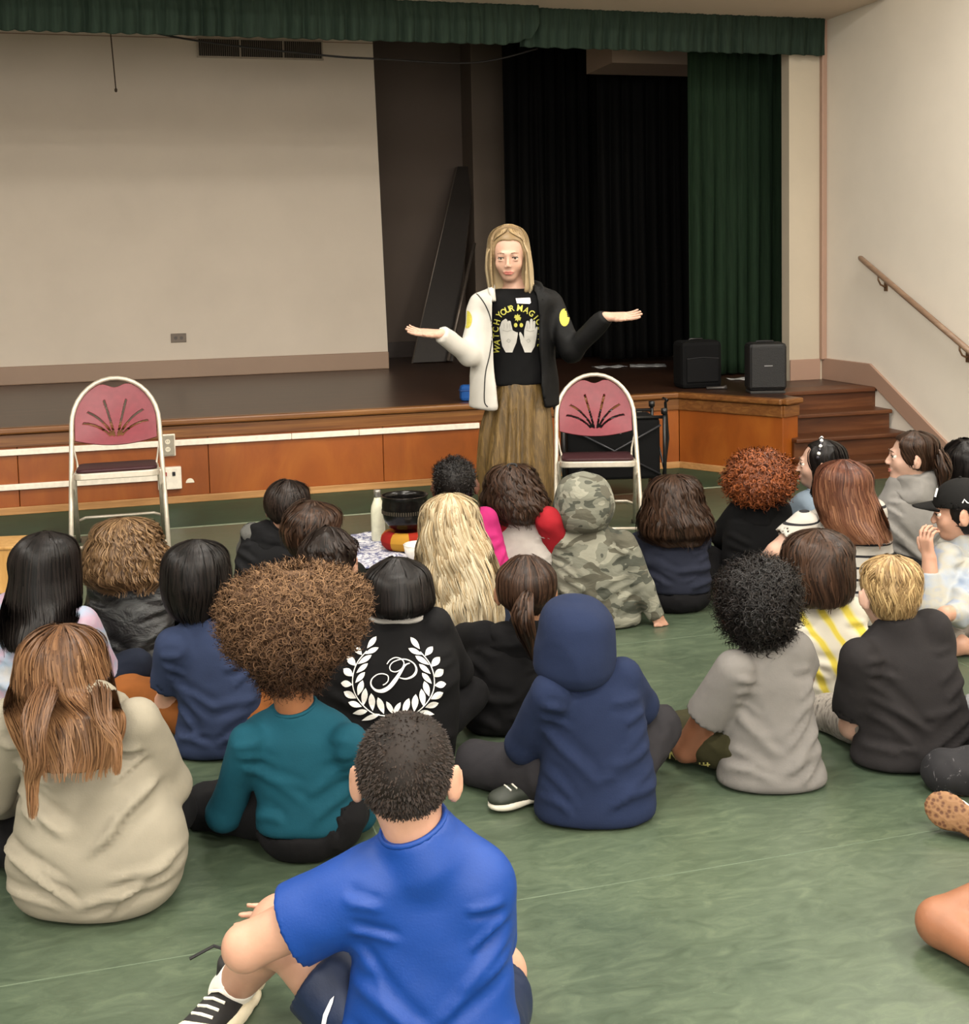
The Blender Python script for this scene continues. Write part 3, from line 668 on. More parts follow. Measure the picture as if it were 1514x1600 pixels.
def polygonise(fn, lo, hi, h):
    B = 5; n = np.ceil((hi - lo) / h / B).astype(int) * B + 1
    nb = (n - 1) // B
    g = [lo[i] + (np.arange(nb[i]) + .5) * B * h for i in range(3)]
    Cn = np.stack(np.meshgrid(*g, indexing='ij'), -1).reshape(-1, 3)
    dc = fn(Cn).reshape(nb); act = np.abs(dc) < B * h * 1.45
    D = np.repeat(np.repeat(np.repeat(np.where(dc > 0, .5, -.5), B, 0), B, 1), B, 2); D = np.pad(D, ((0, 1),) * 3, mode='edge')
    M_ = np.repeat(np.repeat(np.repeat(act, B, 0), B, 1), B, 2); M_ = np.pad(M_, ((0, 1),) * 3, mode='edge')
    for ax in range(3):                                            # include shared faces
        sh = np.roll(M_, 1, ax); sl_ = [slice(None)] * 3; sl_[ax] = 0; sh[tuple(sl_)] = False; M_ = M_ | sh
    I = np.argwhere(M_); D[M_] = fn(lo + I * h)
    S = D < 0
    c = S[:-1, :-1, :-1].astype(np.int8)
    for a in (0, 1):
        for b in (0, 1):
            for e in (0, 1):
                if a + b + e: c = c + S[a:S.shape[0] - 1 + a, b:S.shape[1] - 1 + b, e:S.shape[2] - 1 + e]
    cells = np.argwhere((c > 0) & (c < 8)); idx = -np.ones(c.shape, np.int64); idx[tuple(cells.T)] = np.arange(len(cells))
    acc = np.zeros((len(cells), 3)); cnt = np.zeros(len(cells)); corners = [(a, b, e) for a in (0, 1) for b in (0, 1) for e in (0, 1)]
    for i, p in enumerate(corners):
        for q in corners[i + 1:]:
            if sum(abs(p[t] - q[t]) for t in range(3)) != 1: continue
            pa = cells + p; qa = cells + q; da = D[tuple(pa.T)]; db = D[tuple(qa.T)]; m_ = (da < 0) != (db < 0)
            t = np.clip(np.where(m_, da / np.where(m_, da - db, 1), 0), 0.02, 0.98)[:, None]
            acc += np.where(m_[:, None], pa + (qa - pa) * t, 0); cnt += m_
    V = lo + (acc / cnt[:, None]) * h
    Q = []
    for ax in range(3):
        b, e = (ax + 1) % 3, (ax + 2) % 3
        s0 = [slice(None)] * 3; s1 = [slice(None)] * 3; s0[ax] = slice(0, -1); s1[ax] = slice(1, None)
        A_, B_ = S[tuple(s0)], S[tuple(s1)]; ed = np.argwhere(A_ != B_)
        ok = (ed[:, b] > 0) & (ed[:, e] > 0) & (ed[:, b] < S.shape[b] - 1) & (ed[:, e] < S.shape[e] - 1); ed = ed[ok]
        ub = np.zeros(3, int); ub[b] = 1; ue = np.zeros(3, int); ue[e] = 1
        q = np.stack([idx[tuple((ed - ub - ue).T)], idx[tuple((ed - ue).T)], idx[tuple(ed.T)], idx[tuple((ed - ub).T)]], 1)
        fl_ = ~S[tuple(ed.T)]; q[fl_] = q[fl_][:, ::-1]; Q.append(q)
    Q = np.concatenate(Q); Q = Q[(Q >= 0).all(1)]
    return V, Q
def vnoise(P, sc, seed=0, oct=3):
    rg = np.random.default_rng(seed); out = np.zeros(len(P)); amp = 1; tot = 0
    for o in range(oct):
        for _ in range(4):
            d = rg.normal(size=3); d /= np.linalg.norm(d); d2 = rg.normal(size=3) * .7
            out += amp * np.sin(P @ d * sc + 1.6 * np.sin(P @ d2 * sc + rg.uniform(0, 6)) + rg.uniform(0, 6)); tot += amp
        sc *= 1.9; amp *= .55
    return out / tot * 1.8
def folds(P, seed, sc=16, aniso=(1, 1, 1)):
    q = P * np.array(aniso); n = vnoise(q, sc, seed, 2); return 1 - 2 * np.minimum(1, np.abs(n) * 1.5)      # sharp ridges
def creases(L, z0, zt, seed, amp=.007, low=.85, n_extra=3):
    rg = np.random.default_rng(seed); C_ = []
    for sd in (-1, 1):
        for k in range(3): C_.append((sd * .98, .80 - .09 * k + rg.uniform(-.03, .03), sd * rg.uniform(.25, .55), .80 - .16 * k + rg.uniform(-.05, .03), rg.uniform(-.06, .02), rg.uniform(.009, .014), rg.uniform(.5, 1.0)))
        for k in range(2): C_.append((sd * .95, rg.uniform(.42, .62), sd * rg.uniform(-.25, .15), rg.uniform(.22, .42), rg.uniform(-.08, .05), rg.uniform(.012, .018), rg.uniform(.5, 1.1)))
        for k in range(n_extra): C_.append((sd * .98, rg.uniform(.10, .40), sd * rg.uniform(-.1, .45), rg.uniform(.04, .22), rg.uniform(-.10, -.02), rg.uniform(.010, .017), rg.uniform(.6, 1.2)))
    def f(V):
        a = np.interp(V[:, 2], L['z'], L['a']); x = V[:, 0] - np.interp(V[:, 2], L['z'], L['x']); y = V[:, 1] - np.interp(V[:, 2], L['z'], L['y'])
        u = np.clip(x / a, -1.6, 1.6); v = (V[:, 2] - z0) / (zt - z0); Wd = a.mean(); Ht = zt - z0; out = np.zeros(len(V)); back = np.clip(.6 - y / .12, 0, 1)
        for (u0, v0, u1, v1, cv, w, am) in C_:
            X, Y = u * Wd, v * Ht; ax, ay, bx, by = u0 * Wd, v0 * Ht, u1 * Wd, v1 * Ht; dx, dy = bx - ax, by - ay; LL = math.hypot(dx, dy) + 1e-6
            t = ((X - ax) * dx + (Y - ay) * dy) / LL ** 2; d = ((X - ax) * -dy + (Y - ay) * dx) / LL - cv * LL * 4 * t * (1 - t) * (1 if u0 > 0 else -1)
            env = np.exp(-np.clip(np.abs(t - .45) - .30, 0, 9) ** 2 / .02)
            ww = w * (1 - .3 * np.clip(t, 0, 1)); out += am * env * (np.exp(-(d / ww) ** 2) - .75 * np.exp(-((d - 1.7 * ww) / (1.1 * ww)) ** 2))
        inside = (np.abs(u) < 1.25).astype(float)
        out = np.clip(out, -.6, 1.3)
        return amp * out * back * inside + .0035 * vnoise(V, 9, seed, 1) + .0018 * vnoise(V * np.array([1, 1, 1.3]), 26, seed + 1, 1)
    return f
def sdfobj(name, shape, h, mat, parent, org, fold=0.0, seed=0, fsc=16, aniso=(1, 1, 1), disp=None, floor=True, smooth=0):
    lo, hi = shape.bounds()
    if floor: lo[2] = max(lo[2], -.02)
    fn = (lambda P: np.maximum(shape(P), .002 - P[:, 2])) if floor else shape
    V, Q = polygonise(fn, lo, hi, h)
    if fold or disp is not None:
        e = h * .7; G = np.stack([fn(V + np.eye(3)[i] * e) - fn(V - np.eye(3)[i] * e) for i in range(3)], 1); G /= np.linalg.norm(G, axis=1)[:, None] + 1e-9
        dd = np.zeros(len(V))
        if fold: dd += fold * folds(V, seed, fsc, aniso)
        if disp is not None: dd += disp(V)
        V = V + G * dd[:, None]
        if floor: V[:, 2] = np.maximum(V[:, 2], .002)
    return np_mesh(name, V - np.array(org), Q, mat, parent)

# ---------------- strands ----------------
def tubes(paths, rad, tone, n=2, ctr=None):
    # thin hair ribbons lying flat against the head: paths (N,K,3), rad (N,K) -> V,Q,tone
    N, K, _ = paths.shape; d = np.gradient(paths, axis=1); d /= np.linalg.norm(d, axis=2)[..., None] + 1e-9
    c = paths.reshape(-1, 3).mean(0) if ctr is None else np.array(ctr); r = paths - c + 1e-4
    b = np.cross(d, r); b /= np.linalg.norm(b, axis=2)[..., None] + 1e-9; nn = np.cross(b, d)
    w = rad[..., None] * 1.25
    V = np.stack([paths - b * w, paths + b * w], 2)
    base = (np.arange(N)[:, None] * K + np.arange(K - 1)[None, :]) * 2
    Q = np.stack([base, base + 1, base + 3, base + 2], -1).reshape(-1, 4)
    T = np.zeros((N, K, 2, 4)); T[..., 0] = tone[:, None, None] + np.array([-.12, .12]); T[..., 1] = np.linspace(0, 1, K)[None, :, None]; T[..., 3] = 1
    return V.reshape(-1, 3), Q, np.clip(T, 0, 1).reshape(-1, 4)

# ---------------- people ----------------
def unit(v): v = np.array(v, float); return v / (np.linalg.norm(v) + 1e-9)
def dome(y0, y1, xc, hw, n=6, p=2.2):
    # rows from crown y0 (pixels) to widest y1
    out = []
    for k in range(n):
        t = k / n; w = (1 - (1 - t) ** p) ** (1 / p); out.append((y0 + (y1 - y0) * t, xc - hw * max(w, .12), xc + hw * max(w, .12)))
    return out
def make_loft(rows, Yf, bf, smooth=3, n=48, e=2.3):
    """rows (y,xl,xr[,b][,Y]) in photo pixels; Yf(t)/bf depth and half depth; returns z-ascending loft."""
    R = []
    ys = [r[0] for r in rows]; y0, y1 = max(ys), min(ys)
    for r in rows:
        t = (y0 - r[0]) / max(1e-6, y0 - y1); Y = r[4] if len(r) > 4 and r[4] is not None else Yf(t, r)
        a = (r[2] - r[1]) / 2 * Y / F; p = atY((r[1] + r[2]) / 2, r[0], Y); b = r[3] if len(r) > 3 and r[3] is not None else bf(t, a)
        R.append((p.z, p.x, Y, a, b))
    R.sort(); R = np.array(R); z = np.linspace(R[0, 0], R[-1, 0], n)
    out = [np.interp(z, R[:, 0], R[:, i]) for i in range(1, 5)]
    for _ in range(smooth):
        for o in out: o[1:-1] = (o[:-2] + 2 * o[1:-1] + o[2:]) / 4
    return dict(z=z, x=out[0], y=out[1], a=out[2], b=out[3], e=e)
def at_loft(L, z):
    return [float(np.interp(z, L['z'], L[k])) for k in ('x', 'y', 'a', 'b')]
def head_shape(S, c, R, s, ear=True, female=False, k=.012):
    """R columns: right, forward, up."""
    c = np.array(c); g = lambda x, y, z: c + R @ (np.array([x, y, z]) * s)
    S.ell(g(0, -.014, .022), np.array([.073, .090, .080]) * s, R, .03)
    S.ell(g(0, .028, -.035), np.array([.056, .060, .072]) * s, R, .03)
    S.ell(g(0, .052, -.088), np.array([.027, .028, .022]) * s, R, .02)
    for q in (-1, 1):
        S.ell(g(q * .034, .056, -.034), np.array([.022, .020, .022]) * s, R, .02)
    S.cap(g(-.026, .080, .014), g(.026, .080, .014), .009 * s, None, .012)
    for q in (-1, 1): S.ell(g(q * .031, .092, -.004), np.array([.014, .010, .0085]) * s, R, .008, 's')
    S.cap(g(0, .083, .004), g(0, .101, -.032), .0065 * s, .0085 * s, .010)
    for q in (-1, 1): S.ell(g(q * .031, .0795, .0045), np.array([.0145, .010, .0060]) * s, R, .004); S.ell(g(q * .031, .0790, -.0135), np.array([.0135, .009, .0045]) * s, R, .004)
    for q in (-1, 1): S.ell(g(q * .0095, .098, -.038), np.array([.0075, .009, .006]) * s, R, .005)
    S.cap(g(-.019, .080, -.064), g(.019, .080, -.064), .0065 * s, None, .006)
    S.cap(g(-.012, .082, -.072), g(.012, .082, -.072), .0065 * s, None, .005)
    if ear:
        for q in (-1, 1):
            S.ell(g(q * .086, -.012, -.012), np.array([.0085, .022, .034]) * s, R @ np.array(Matrix.Rotation(q * -.65, 3, 'Z')), .006)
            S.ell(g(q * .0925, -.004, -.010), np.array([.0022, .006, .012]) * s, R, .003, 's')
            S.ell(g(q * .080, .0, -.036), np.array([.006, .010, .010]) * s, R, .006)
def hand_shape(S, w, d, nrm, s=1.0, thumb=1, curl=.35, spread=.12, k=.006):
    """w wrist, d direction of the fingers, nrm palm normal, thumb +1/-1 side of cross(d,nrm)."""
    w = np.array(w, float); d = unit(d); nrm = unit(np.array(nrm) - d * (np.array(nrm) @ d)); l = np.cross(d, nrm) * thumb
    for o in (-.026, -.009, .009, .026):
        S.cap(w + l * o * .6 * s + d * .005 * s, w + (l * o + d * .072) * s, .0145 * s, .0115 * s, .012 * s)
    lens = [(.030, .019, .017), (.036, .023, .019), (.039, .025, .020), (.036, .023, .018)]
    rad = [.0078, .0086, .009, .0088]
    for i, o in enumerate((-.030, -.010, .010, .030)):
        p = w + (l * o + d * .074) * s; a = unit(d + l * o / .03 * spread); c_ = 0
        for j, L_ in enumerate(lens[i]):
            c_ += curl * (.8 if j == 0 else 1.1) * (1.15 - .1 * i); v = a * math.cos(c_) + nrm * math.sin(c_)
            q = p + v * L_ * s; S.cap(p, q, rad[i] * s * (1 - .1 * j), rad[i] * s * (.92 - .1 * j), .003); p = q
    p = w + (l * .022 + d * .018) * s
    for j, (L_, r_) in enumerate(((.036, .012), (.028, .0098), (.022, .0085))):
        v = unit(l * (.85 - .2 * j) + d * (.6 + .25 * j) + nrm * (.25 + .25 * curl * j)); q = p + v * L_ * s; S.cap(p, q, r_ * s, r_ * .88 * s, .006); p = q
def shoe(name, ankle, d, mat, parent, org, sole, s=1.0, h=.007, upv=(0, 0, 1), side=None):
    a = np.array(ankle, float); d = unit(d); u = unit(np.array(upv) - d * (np.array(upv) @ d)); l = np.cross(d, u)
    g = lambda x, y, z: a + (d * x + l * y + u * z) * s
    Rm = np.stack([d, l, u], 1)
    S = Shape(); S.ell(g(-.02, 0, -.035), np.array([.045, .034, .035]) * s, Rm, .02); S.ell(g(.06, 0, -.045), np.array([.07, .038, .028]) * s, Rm, .025); S.ell(g(.12, .003, -.05), np.array([.05, .040, .024]) * s, Rm, .02)
    S.cap(g(-.005, 0, -.02), g(-.01, 0, .02), .036 * s, .034 * s, .015, cut=.0)
    up_ = sdfobj(name, S, h, mat, parent, org)
    S = Shape(); S.ell(g(-.02, 0, -.068), np.array([.048, .037, .018]) * s, Rm, .02); S.ell(g(.05, 0, -.068), np.array([.09, .036, .014]) * s, Rm, .02); S.ell(g(.115, .003, -.068), np.array([.056, .044, .016]) * s, Rm, .02)
    sdfobj('sole', S, h, sole, up_, (0, 0, 0))
    me = up_.children[0].data; me.transform(Matrix.Translation([-x for x in org])) if False else None
    up_.children[0].location = [-x for x in org]
    L = MB()
    for k in range(4):
        x = .045 + k * .02; L.tube([g(x, -.022, -.018 - k * .002), g(x + .004, 0, -.010 - k * .003), g(x, .022, -.018 - k * .002)], .0028 * s, 5)
    L.build('lace', plain('lace_white', 'd8d4c8', .7), up_).location = [-x for x in org]
    return up_

GROUP = 'children sitting on the green floor'
SHAPES = {}
def person(key, label, D, rows, head, skin, shirt, pants, hair, face=None, arms=None, legs=None, slv=2.0, h=.0102, hb=None, br=.62, lean=.06,
           hood=None, fold=.006, fsc=15, hs=1.0, name='person', group=GROUP, shirt_lo=None, sleevek=.022, nod=-.12, ears=True, child=True, ar=1.0, hands=None, collar=None,
           shoes=None, shoe_at=(), aniso=(1, 1, .6), hips=True, tilt=0.0, neckr=.040, bmax=.15, lipc=None, eyes=False, extra=None, leg_r=1.0, skirt=None, pant_h=None, sl_r=1.0):
    hb = hb or (h if (isinstance(hair, dict) and hair.get('earcut')) else .0125); seed = abs(sum(ord(c) * 7 for c in key)) % 1000
    # torso loft
    bf = lambda t, a: min(bmax, max(.075, a * br)) * (1.0 if t < .8 else 1.0 - .4 * (t - .8) / .2)
    L = make_loft(rows, lambda t, r: D + lean * t, bf)
    z_neg = L['z'] < .0
    z0 = max(.003, L['z'][0]) if shirt_lo is None else shirt_lo
    cx, cy, a0, b0 = at_loft(L, .1)
    org = (cx, cy, 0.0); e = empty(name, org, 0, label, 'person', group)
    hx, hy, hw = head[:3]; HY = head[3] if len(head) > 3 else D + lean + .03
    hc = np.array(atY(hx, hy, HY)); s = hw * HY / F / .148
    if face is None:
        tgt = np.array([.12, 5.5]); v = tgt - hc[:2]; face = math.degrees(math.atan2(v[0], v[1]))
    fa = math.radians(face); f0 = np.array([math.sin(fa), math.cos(fa), 0]); r0 = np.array([math.cos(fa), -math.sin(fa), 0]); u0 = np.array([0, 0, 1.])
    fd = unit(f0 + u0 * math.sin(-nod) * -1) if nod else f0
    fd = f0 * math.cos(nod) + u0 * math.sin(nod); ud = u0 * math.cos(nod) - f0 * math.sin(nod)
    if tilt: r_ = r0 * math.cos(tilt) + ud * math.sin(tilt); ud = ud * math.cos(tilt) - r0 * math.sin(tilt); r0h = r_
    else: r0h = r0
    Rm = np.stack([r0h, fd, ud], 1)
    zt = L['z'][-1]; nx, ny, na, nb = at_loft(L, zt)
    # body facing for limbs
    bfa = math.radians(legs['yaw']) if legs and 'yaw' in legs else fa * .85
    bf0 = np.array([math.sin(bfa), math.cos(bfa), 0]); br0 = np.array([math.cos(bfa), -math.sin(bfa), 0])
    # arms
    zsh = zt - .045; sx, sy, sa, sb = at_loft(L, zsh - .03)
    armsP = []
    for side in (-1, 1):
        spec = (arms or {}).get('L' if side < 0 else 'R')
        if spec == 'none': continue
        if spec:
            pts = [np.array(atY(p[0], p[1], D + p[2])) for p in spec[:3]]
            for p in pts: p[2] = max(p[2], .02)
        else:
            sh = np.array([sx + side * (sa - .045), sy + .01, zsh]) + 0
            el = np.array([sx + side * (sa + .015), sy + .05, .27]) + bf0 * .05
            wr = np.array([sx, sy, .17]) + bf0 * .27 + br0 * side * .06; pts = [sh, el, wr]
        armsP.append((side, pts))
    # legs
    g = lambda x, y, z: np.array([cx, cy, 0]) + br0 * x + bf0 * y + np.array([0, 0, z])
    legsP = []
    if hips:
        for side in (-1, 1):
            k_ = 'L' if side < 0 else 'R'
            if legs and k_ in legs:
                sp = legs[k_]; pts = [g(side * .08, .035, legs.get('hz', .10))] + [np.array(atY(p[0], p[1], D + p[2])) for p in sp]
                for p in pts: p[2] = max(p[2], .05)
            else:
                kx = (legs or {}).get('kx', .22); ry = (legs or {}).get('ry', 1.0); pts = [g(side * .08, .035, .10), g(side * kx, .20 * ry, .17), g(-side * .06, .30 * ry, .065), g(-side * .15, .31 * ry, .05)]
            legsP.append((side, pts))
    # body: one continuous skin surface
    Bd = Shape()
    if child or True:
        Bd.loft(L, -.016, .03, zlo=max(z0, .02) + .012, zhi=zt - .045)
    neck_top = hc + Rm @ np.array([0, -.022, -.045]) * s; Bd.cap((nx, ny, zt - .05), hc + Rm @ np.array([0, -.022, -.045]) * s, neckr * 1.1, neckr * s, .02)
    head_shape(Bd, hc, Rm, s, ears)
    for side, p in armsP:
        q = ar; Bd.cap(p[0], p[1], .043 * q, .034 * q, .03); Bd.cap(p[1], p[2], .034 * q, .024 * q, .015)
        hd_ = (hands or {}).get('L' if side < 0 else 'R')
        if hd_: hand_shape(Bd, p[2], hd_['d'], hd_['n'], hd_.get('s', .88), hd_.get('t', 1), hd_.get('curl', .35), hd_.get('spread', .12))
        else:
            dv = unit(p[2] - p[1]); dv = unit(dv + np.array([0, 0, -.15])); hand_shape(Bd, p[2], dv, (0, 0, -1), .84, side, .45)
    for side, p in legsP:
        q = leg_r; Bd.cap(p[0], p[1], .068 * q, .05 * q, .03); Bd.cap(p[1], p[2], .052 * q, .035 * q, .015)
        fdv = unit(legs['toe']) if legs and 'toe' in legs and side < 0 else unit(p[3] - p[2]); Bd.cap(p[2], p[2] + fdv * .10 + np.array([0, 0, -.045]), .03, .022, .02); Bd.cap(p[2], p[2] - fdv * .02 + np.array([0, 0, -.02]), .03, .026, .02)
    body = sdfobj('body', Bd, hb, skin, None, org); 
    # the body IS the person: child of the base empty
    body.parent = e
    # shirt
    Sh = Shape(); Sh.loft(L, 0, .03, zlo=z0, zhi=zt, rnd=.03)
    nk0 = np.array([nx, ny, zt - .05]); nkv = neck_top - nk0; tz = (.05 + .008) / max(.04, nkv[2]); nkp = nk0 + nkv * tz
    Sh.cap(nk0, nkp, neckr * 1.35 + .012, neckr * 1.12 + .006, .03, cut=.0)
    if extra: extra(Sh, L, dict(D=D, hc=hc, Rm=Rm, s=s, zt=zt))
    for side, p in armsP:
        q = ar * sl_r; su = slv if not isinstance(slv, dict) else slv['L' if side < 0 else 'R']
        if su <= 1:
            en = p[0] + (p[1] - p[0]) * su; Sh.cap(p[0], en, .055 * q, .056 * q, sleevek, cut=.0)
        else:
            Sh.cap(p[0], p[1], .054 * q, .048 * q, sleevek); en = p[1] + (p[2] - p[1]) * (su - 1); Sh.cap(p[1], en, .048 * q, .034 * q, .018, cut=.0)
    if slv if not isinstance(slv, dict) else True:
        pass
    if any((slv if not isinstance(slv, dict) else slv['L' if sd < 0 else 'R']) <= 1.0 for sd, _ in armsP):
        for side, p in armsP:                                         # hollow the sleeve openings
            su = slv if not isinstance(slv, dict) else slv['L' if side < 0 else 'R']
            if su <= 1:
                en = p[0] + (p[1] - p[0]) * su; dv = unit(p[1] - p[0]); Sh.cap(en - dv * .03, en + dv * .02, .044 * ar * sl_r, .046 * ar * sl_r, .004, op='s')
    sh = sdfobj('shirt', Sh, h, shirt, e, org, disp=creases(L, z0, zt, seed, fold * 1.7))
    SHAPES[key] = dict(sh=sh, L=L, org=org, e=e, D=D, hc=hc, Rm=Rm, s=s, armsP=armsP, legsP=legsP, shirtS=Sh, body=body)
    # trousers
    if pants is not None and hips:
        Pn = Shape(); Pn.ell((cx, cy, .10 if shirt_lo is None else .06), (a0 * .84 - .01, b0 * .84 - .01, .09) if shirt_lo is None else (a0 * .96, b0 * 1.02, .075), None, .03)
        pl_ = (legs or {}).get('len', 2.0)
        for side, p in legsP:
            q = leg_r
            if pl_ <= 1:
                en = p[0] + (p[1] - p[0]) * pl_; Pn.cap(p[0], en, .082 * q, .078 * q, .03, cut=0)
            else:
                Pn.cap(p[0], p[1], .080 * q, .064 * q, .03); en = p[1] + (p[2] - p[1]) * (pl_ - 1) * .99; Pn.cap(p[1], en, .064 * q, .052 * q, .02, cut=0)
        if shirt_lo is not None: Pn.loft(L, -.005, .0, op='s', zlo=z0 + .0, zhi=zt, rnd=.03)
        SHAPES[key]['pants'] = sdfobj('trousers' if pl_ > 1 else 'shorts', Pn, pant_h or h, pants, e, org, .003, seed + 3, 20)
        SHAPES[key]['pantsS'] = Pn
        if shoes:
            for side, p in legsP:
                if not shoe_at or ('L' if side < 0 else 'R') in shoe_at:
                    dv = unit(p[3] - p[2]); a_ = np.array(p[2]); a_[2] = max(a_[2], .085); shoe('shoe', a_, dv, shoes, e, org, plain('sole_white', 'cfcabb', .7), .95)
    if hood is not None: make_hood(key, e, org, hood, shirt, h)
    if hair is not None: make_hair(key, e, org, hc, Rm, s, HY, hair, L, h)
    if collar is not False:
        ax_ = unit(nkv); q1 = unit(np.cross(ax_, [0, 1, .2])); q2 = np.cross(ax_, q1); rr_ = neckr * 1.12 + .004
        mb = MB(); mb.tube([Vector(nkp + (q1 * math.cos(a) + q2 * math.sin(a)) * rr_ - np.array(org)) for a in np.linspace(0, 2 * math.pi, 25)], .0055, 6, cap=False)
        mb.build('neckband', shirt, e, True)
    if eyes: make_face(e, org, hc, Rm, s, lipc)
    return e
def make_face(e, org, hc, Rm, s, lipc=None, brow='4a3524', iris='3a2a1c'):
    g = lambda x, y, z: Vector(hc + Rm @ (np.array([x, y, z]) * s) - np.array(org))
    for q in (-1, 1):
        m_ = MB()
        o = sph_obj('eye', g(q * .031, .0725, -.004), .0122 * s, plain('eye_white', 'd9d2c8', .25), e)
        sph_obj('iris', g(q * .031, .0802, -.0052), .0060 * s, plain('iris_' + iris, iris, .25), o, rel=True)
        lid = MB(); lid.tube([g(q * .031 - .013, .082, -.003), g(q * .031 - .006, .0885, .0005), g(q * .031 + .006, .0885, .0005), g(q * .031 + .013, .082, -.003)], .0018 * s, 5); lid.build('eyelash', plain('lash_brown', '241914', .6), e, True)
        b = MB(); b.tube([g(q * .014, .0925, .017), g(q * .028, .0915, .0205), g(q * .046, .080, .016)], [.0025 * s, .0028 * s, .0015 * s], 5, flat=.6); b.build('eyebrow', plain('brow_' + brow, brow, .8), e, True)
    l = MB(); l.tube([g(-.024, .0825, -.0665), g(-.009, .0885, -.0635), g(0, .0888, -.0650), g(.009, .0885, -.0635), g(.024, .0825, -.0665)], [.001 * s, .0032 * s, .0032 * s, .0032 * s, .001 * s], 6)
    l.tube([g(-.021, .0830, -.0685), g(-.009, .0880, -.0725), g(.009, .0880, -.0725), g(.021, .0830, -.0685)], [.001 * s, .0036 * s, .0036 * s, .001 * s], 6); l.build('lips', plain('lips_' + (lipc or 'b06a5c'), lipc or 'b06a5c', .45), e, True)
def sph_obj(name, c, r, mat, parent, rel=False):
    me = bpy.data.meshes.new(name); bm = bmesh.new(); bmesh.ops.create_uvsphere(bm, u_segments=14, v_segments=10, radius=r); bm.to_mesh(me); bm.free(); me.shade_smooth()
    return link(name, me, mat, parent, Vector(c) - (parent.location if rel else Vector((0, 0, 0))))
def face_cut(S, hc, Rm, s, hw, zc, rz, y0):
    def f(P):
        q = (P - hc) @ Rm / s; d = ((np.abs(q[:, 0] / hw) ** 4 + np.abs((q[:, 2] - zc) / rz) ** 4) ** .25 - 1) * min(hw, rz)
        return smax(d, y0 - q[:, 1], .015) * s
    S.fn(f, hc - .25, hc + .25, .008, 's')
def make_hood(key, e, org, hd, mat, h):
    I = SHAPES[key]; S = Shape(); hc, Rm, s = I['hc'], I['Rm'], I['s']
    if hd == 'down':
        L = I['L']; z = L['z'][-1]; x, y, a, b = at_loft(L, z - .03)
        for t in np.linspace(-1, 1, 7):
            S.ell((x + t * .085, y - b * .7 - .018 + .07 * abs(t) ** 2, z - .055 - .035 * (1 - t * t)), (.045, .034, .05 + .02 * (1 - t * t)), None, .03)
        for t in np.linspace(-1, 1, 5):
            S.ell((x + t * .06, y - b * .5 + .0, z - .01 - .01 * (1 - abs(t))), (.035, .034, .028), None, .03)
        sdfobj('hood', S, h, mat, e, org, .007, 5, 24)
    else:  # pixel rows, worn up
        rows = hd; L = make_loft(rows, lambda t, r: hc[1] - .01, lambda t, a: a * 1.18, smooth=2, e=2.1)
        S.loft(L, 0, .02, rnd=.02)
        S.ell(hc + Rm @ np.array([0, -.014, .022]) * s, np.array([.073, .090, .080]) * s + .010, Rm, .03); S.ell(hc + Rm @ np.array([0, .14, -.01]), np.array([.062, .09, .095]) * s, Rm, .02, 's')
        sdfobj('hood', S, h * .8, mat, e, org, disp=lambda V: .006 * vnoise(V, 13, 9, 2) + .0045 * folds(V, 5, 8, (1, 1, 1.2)))
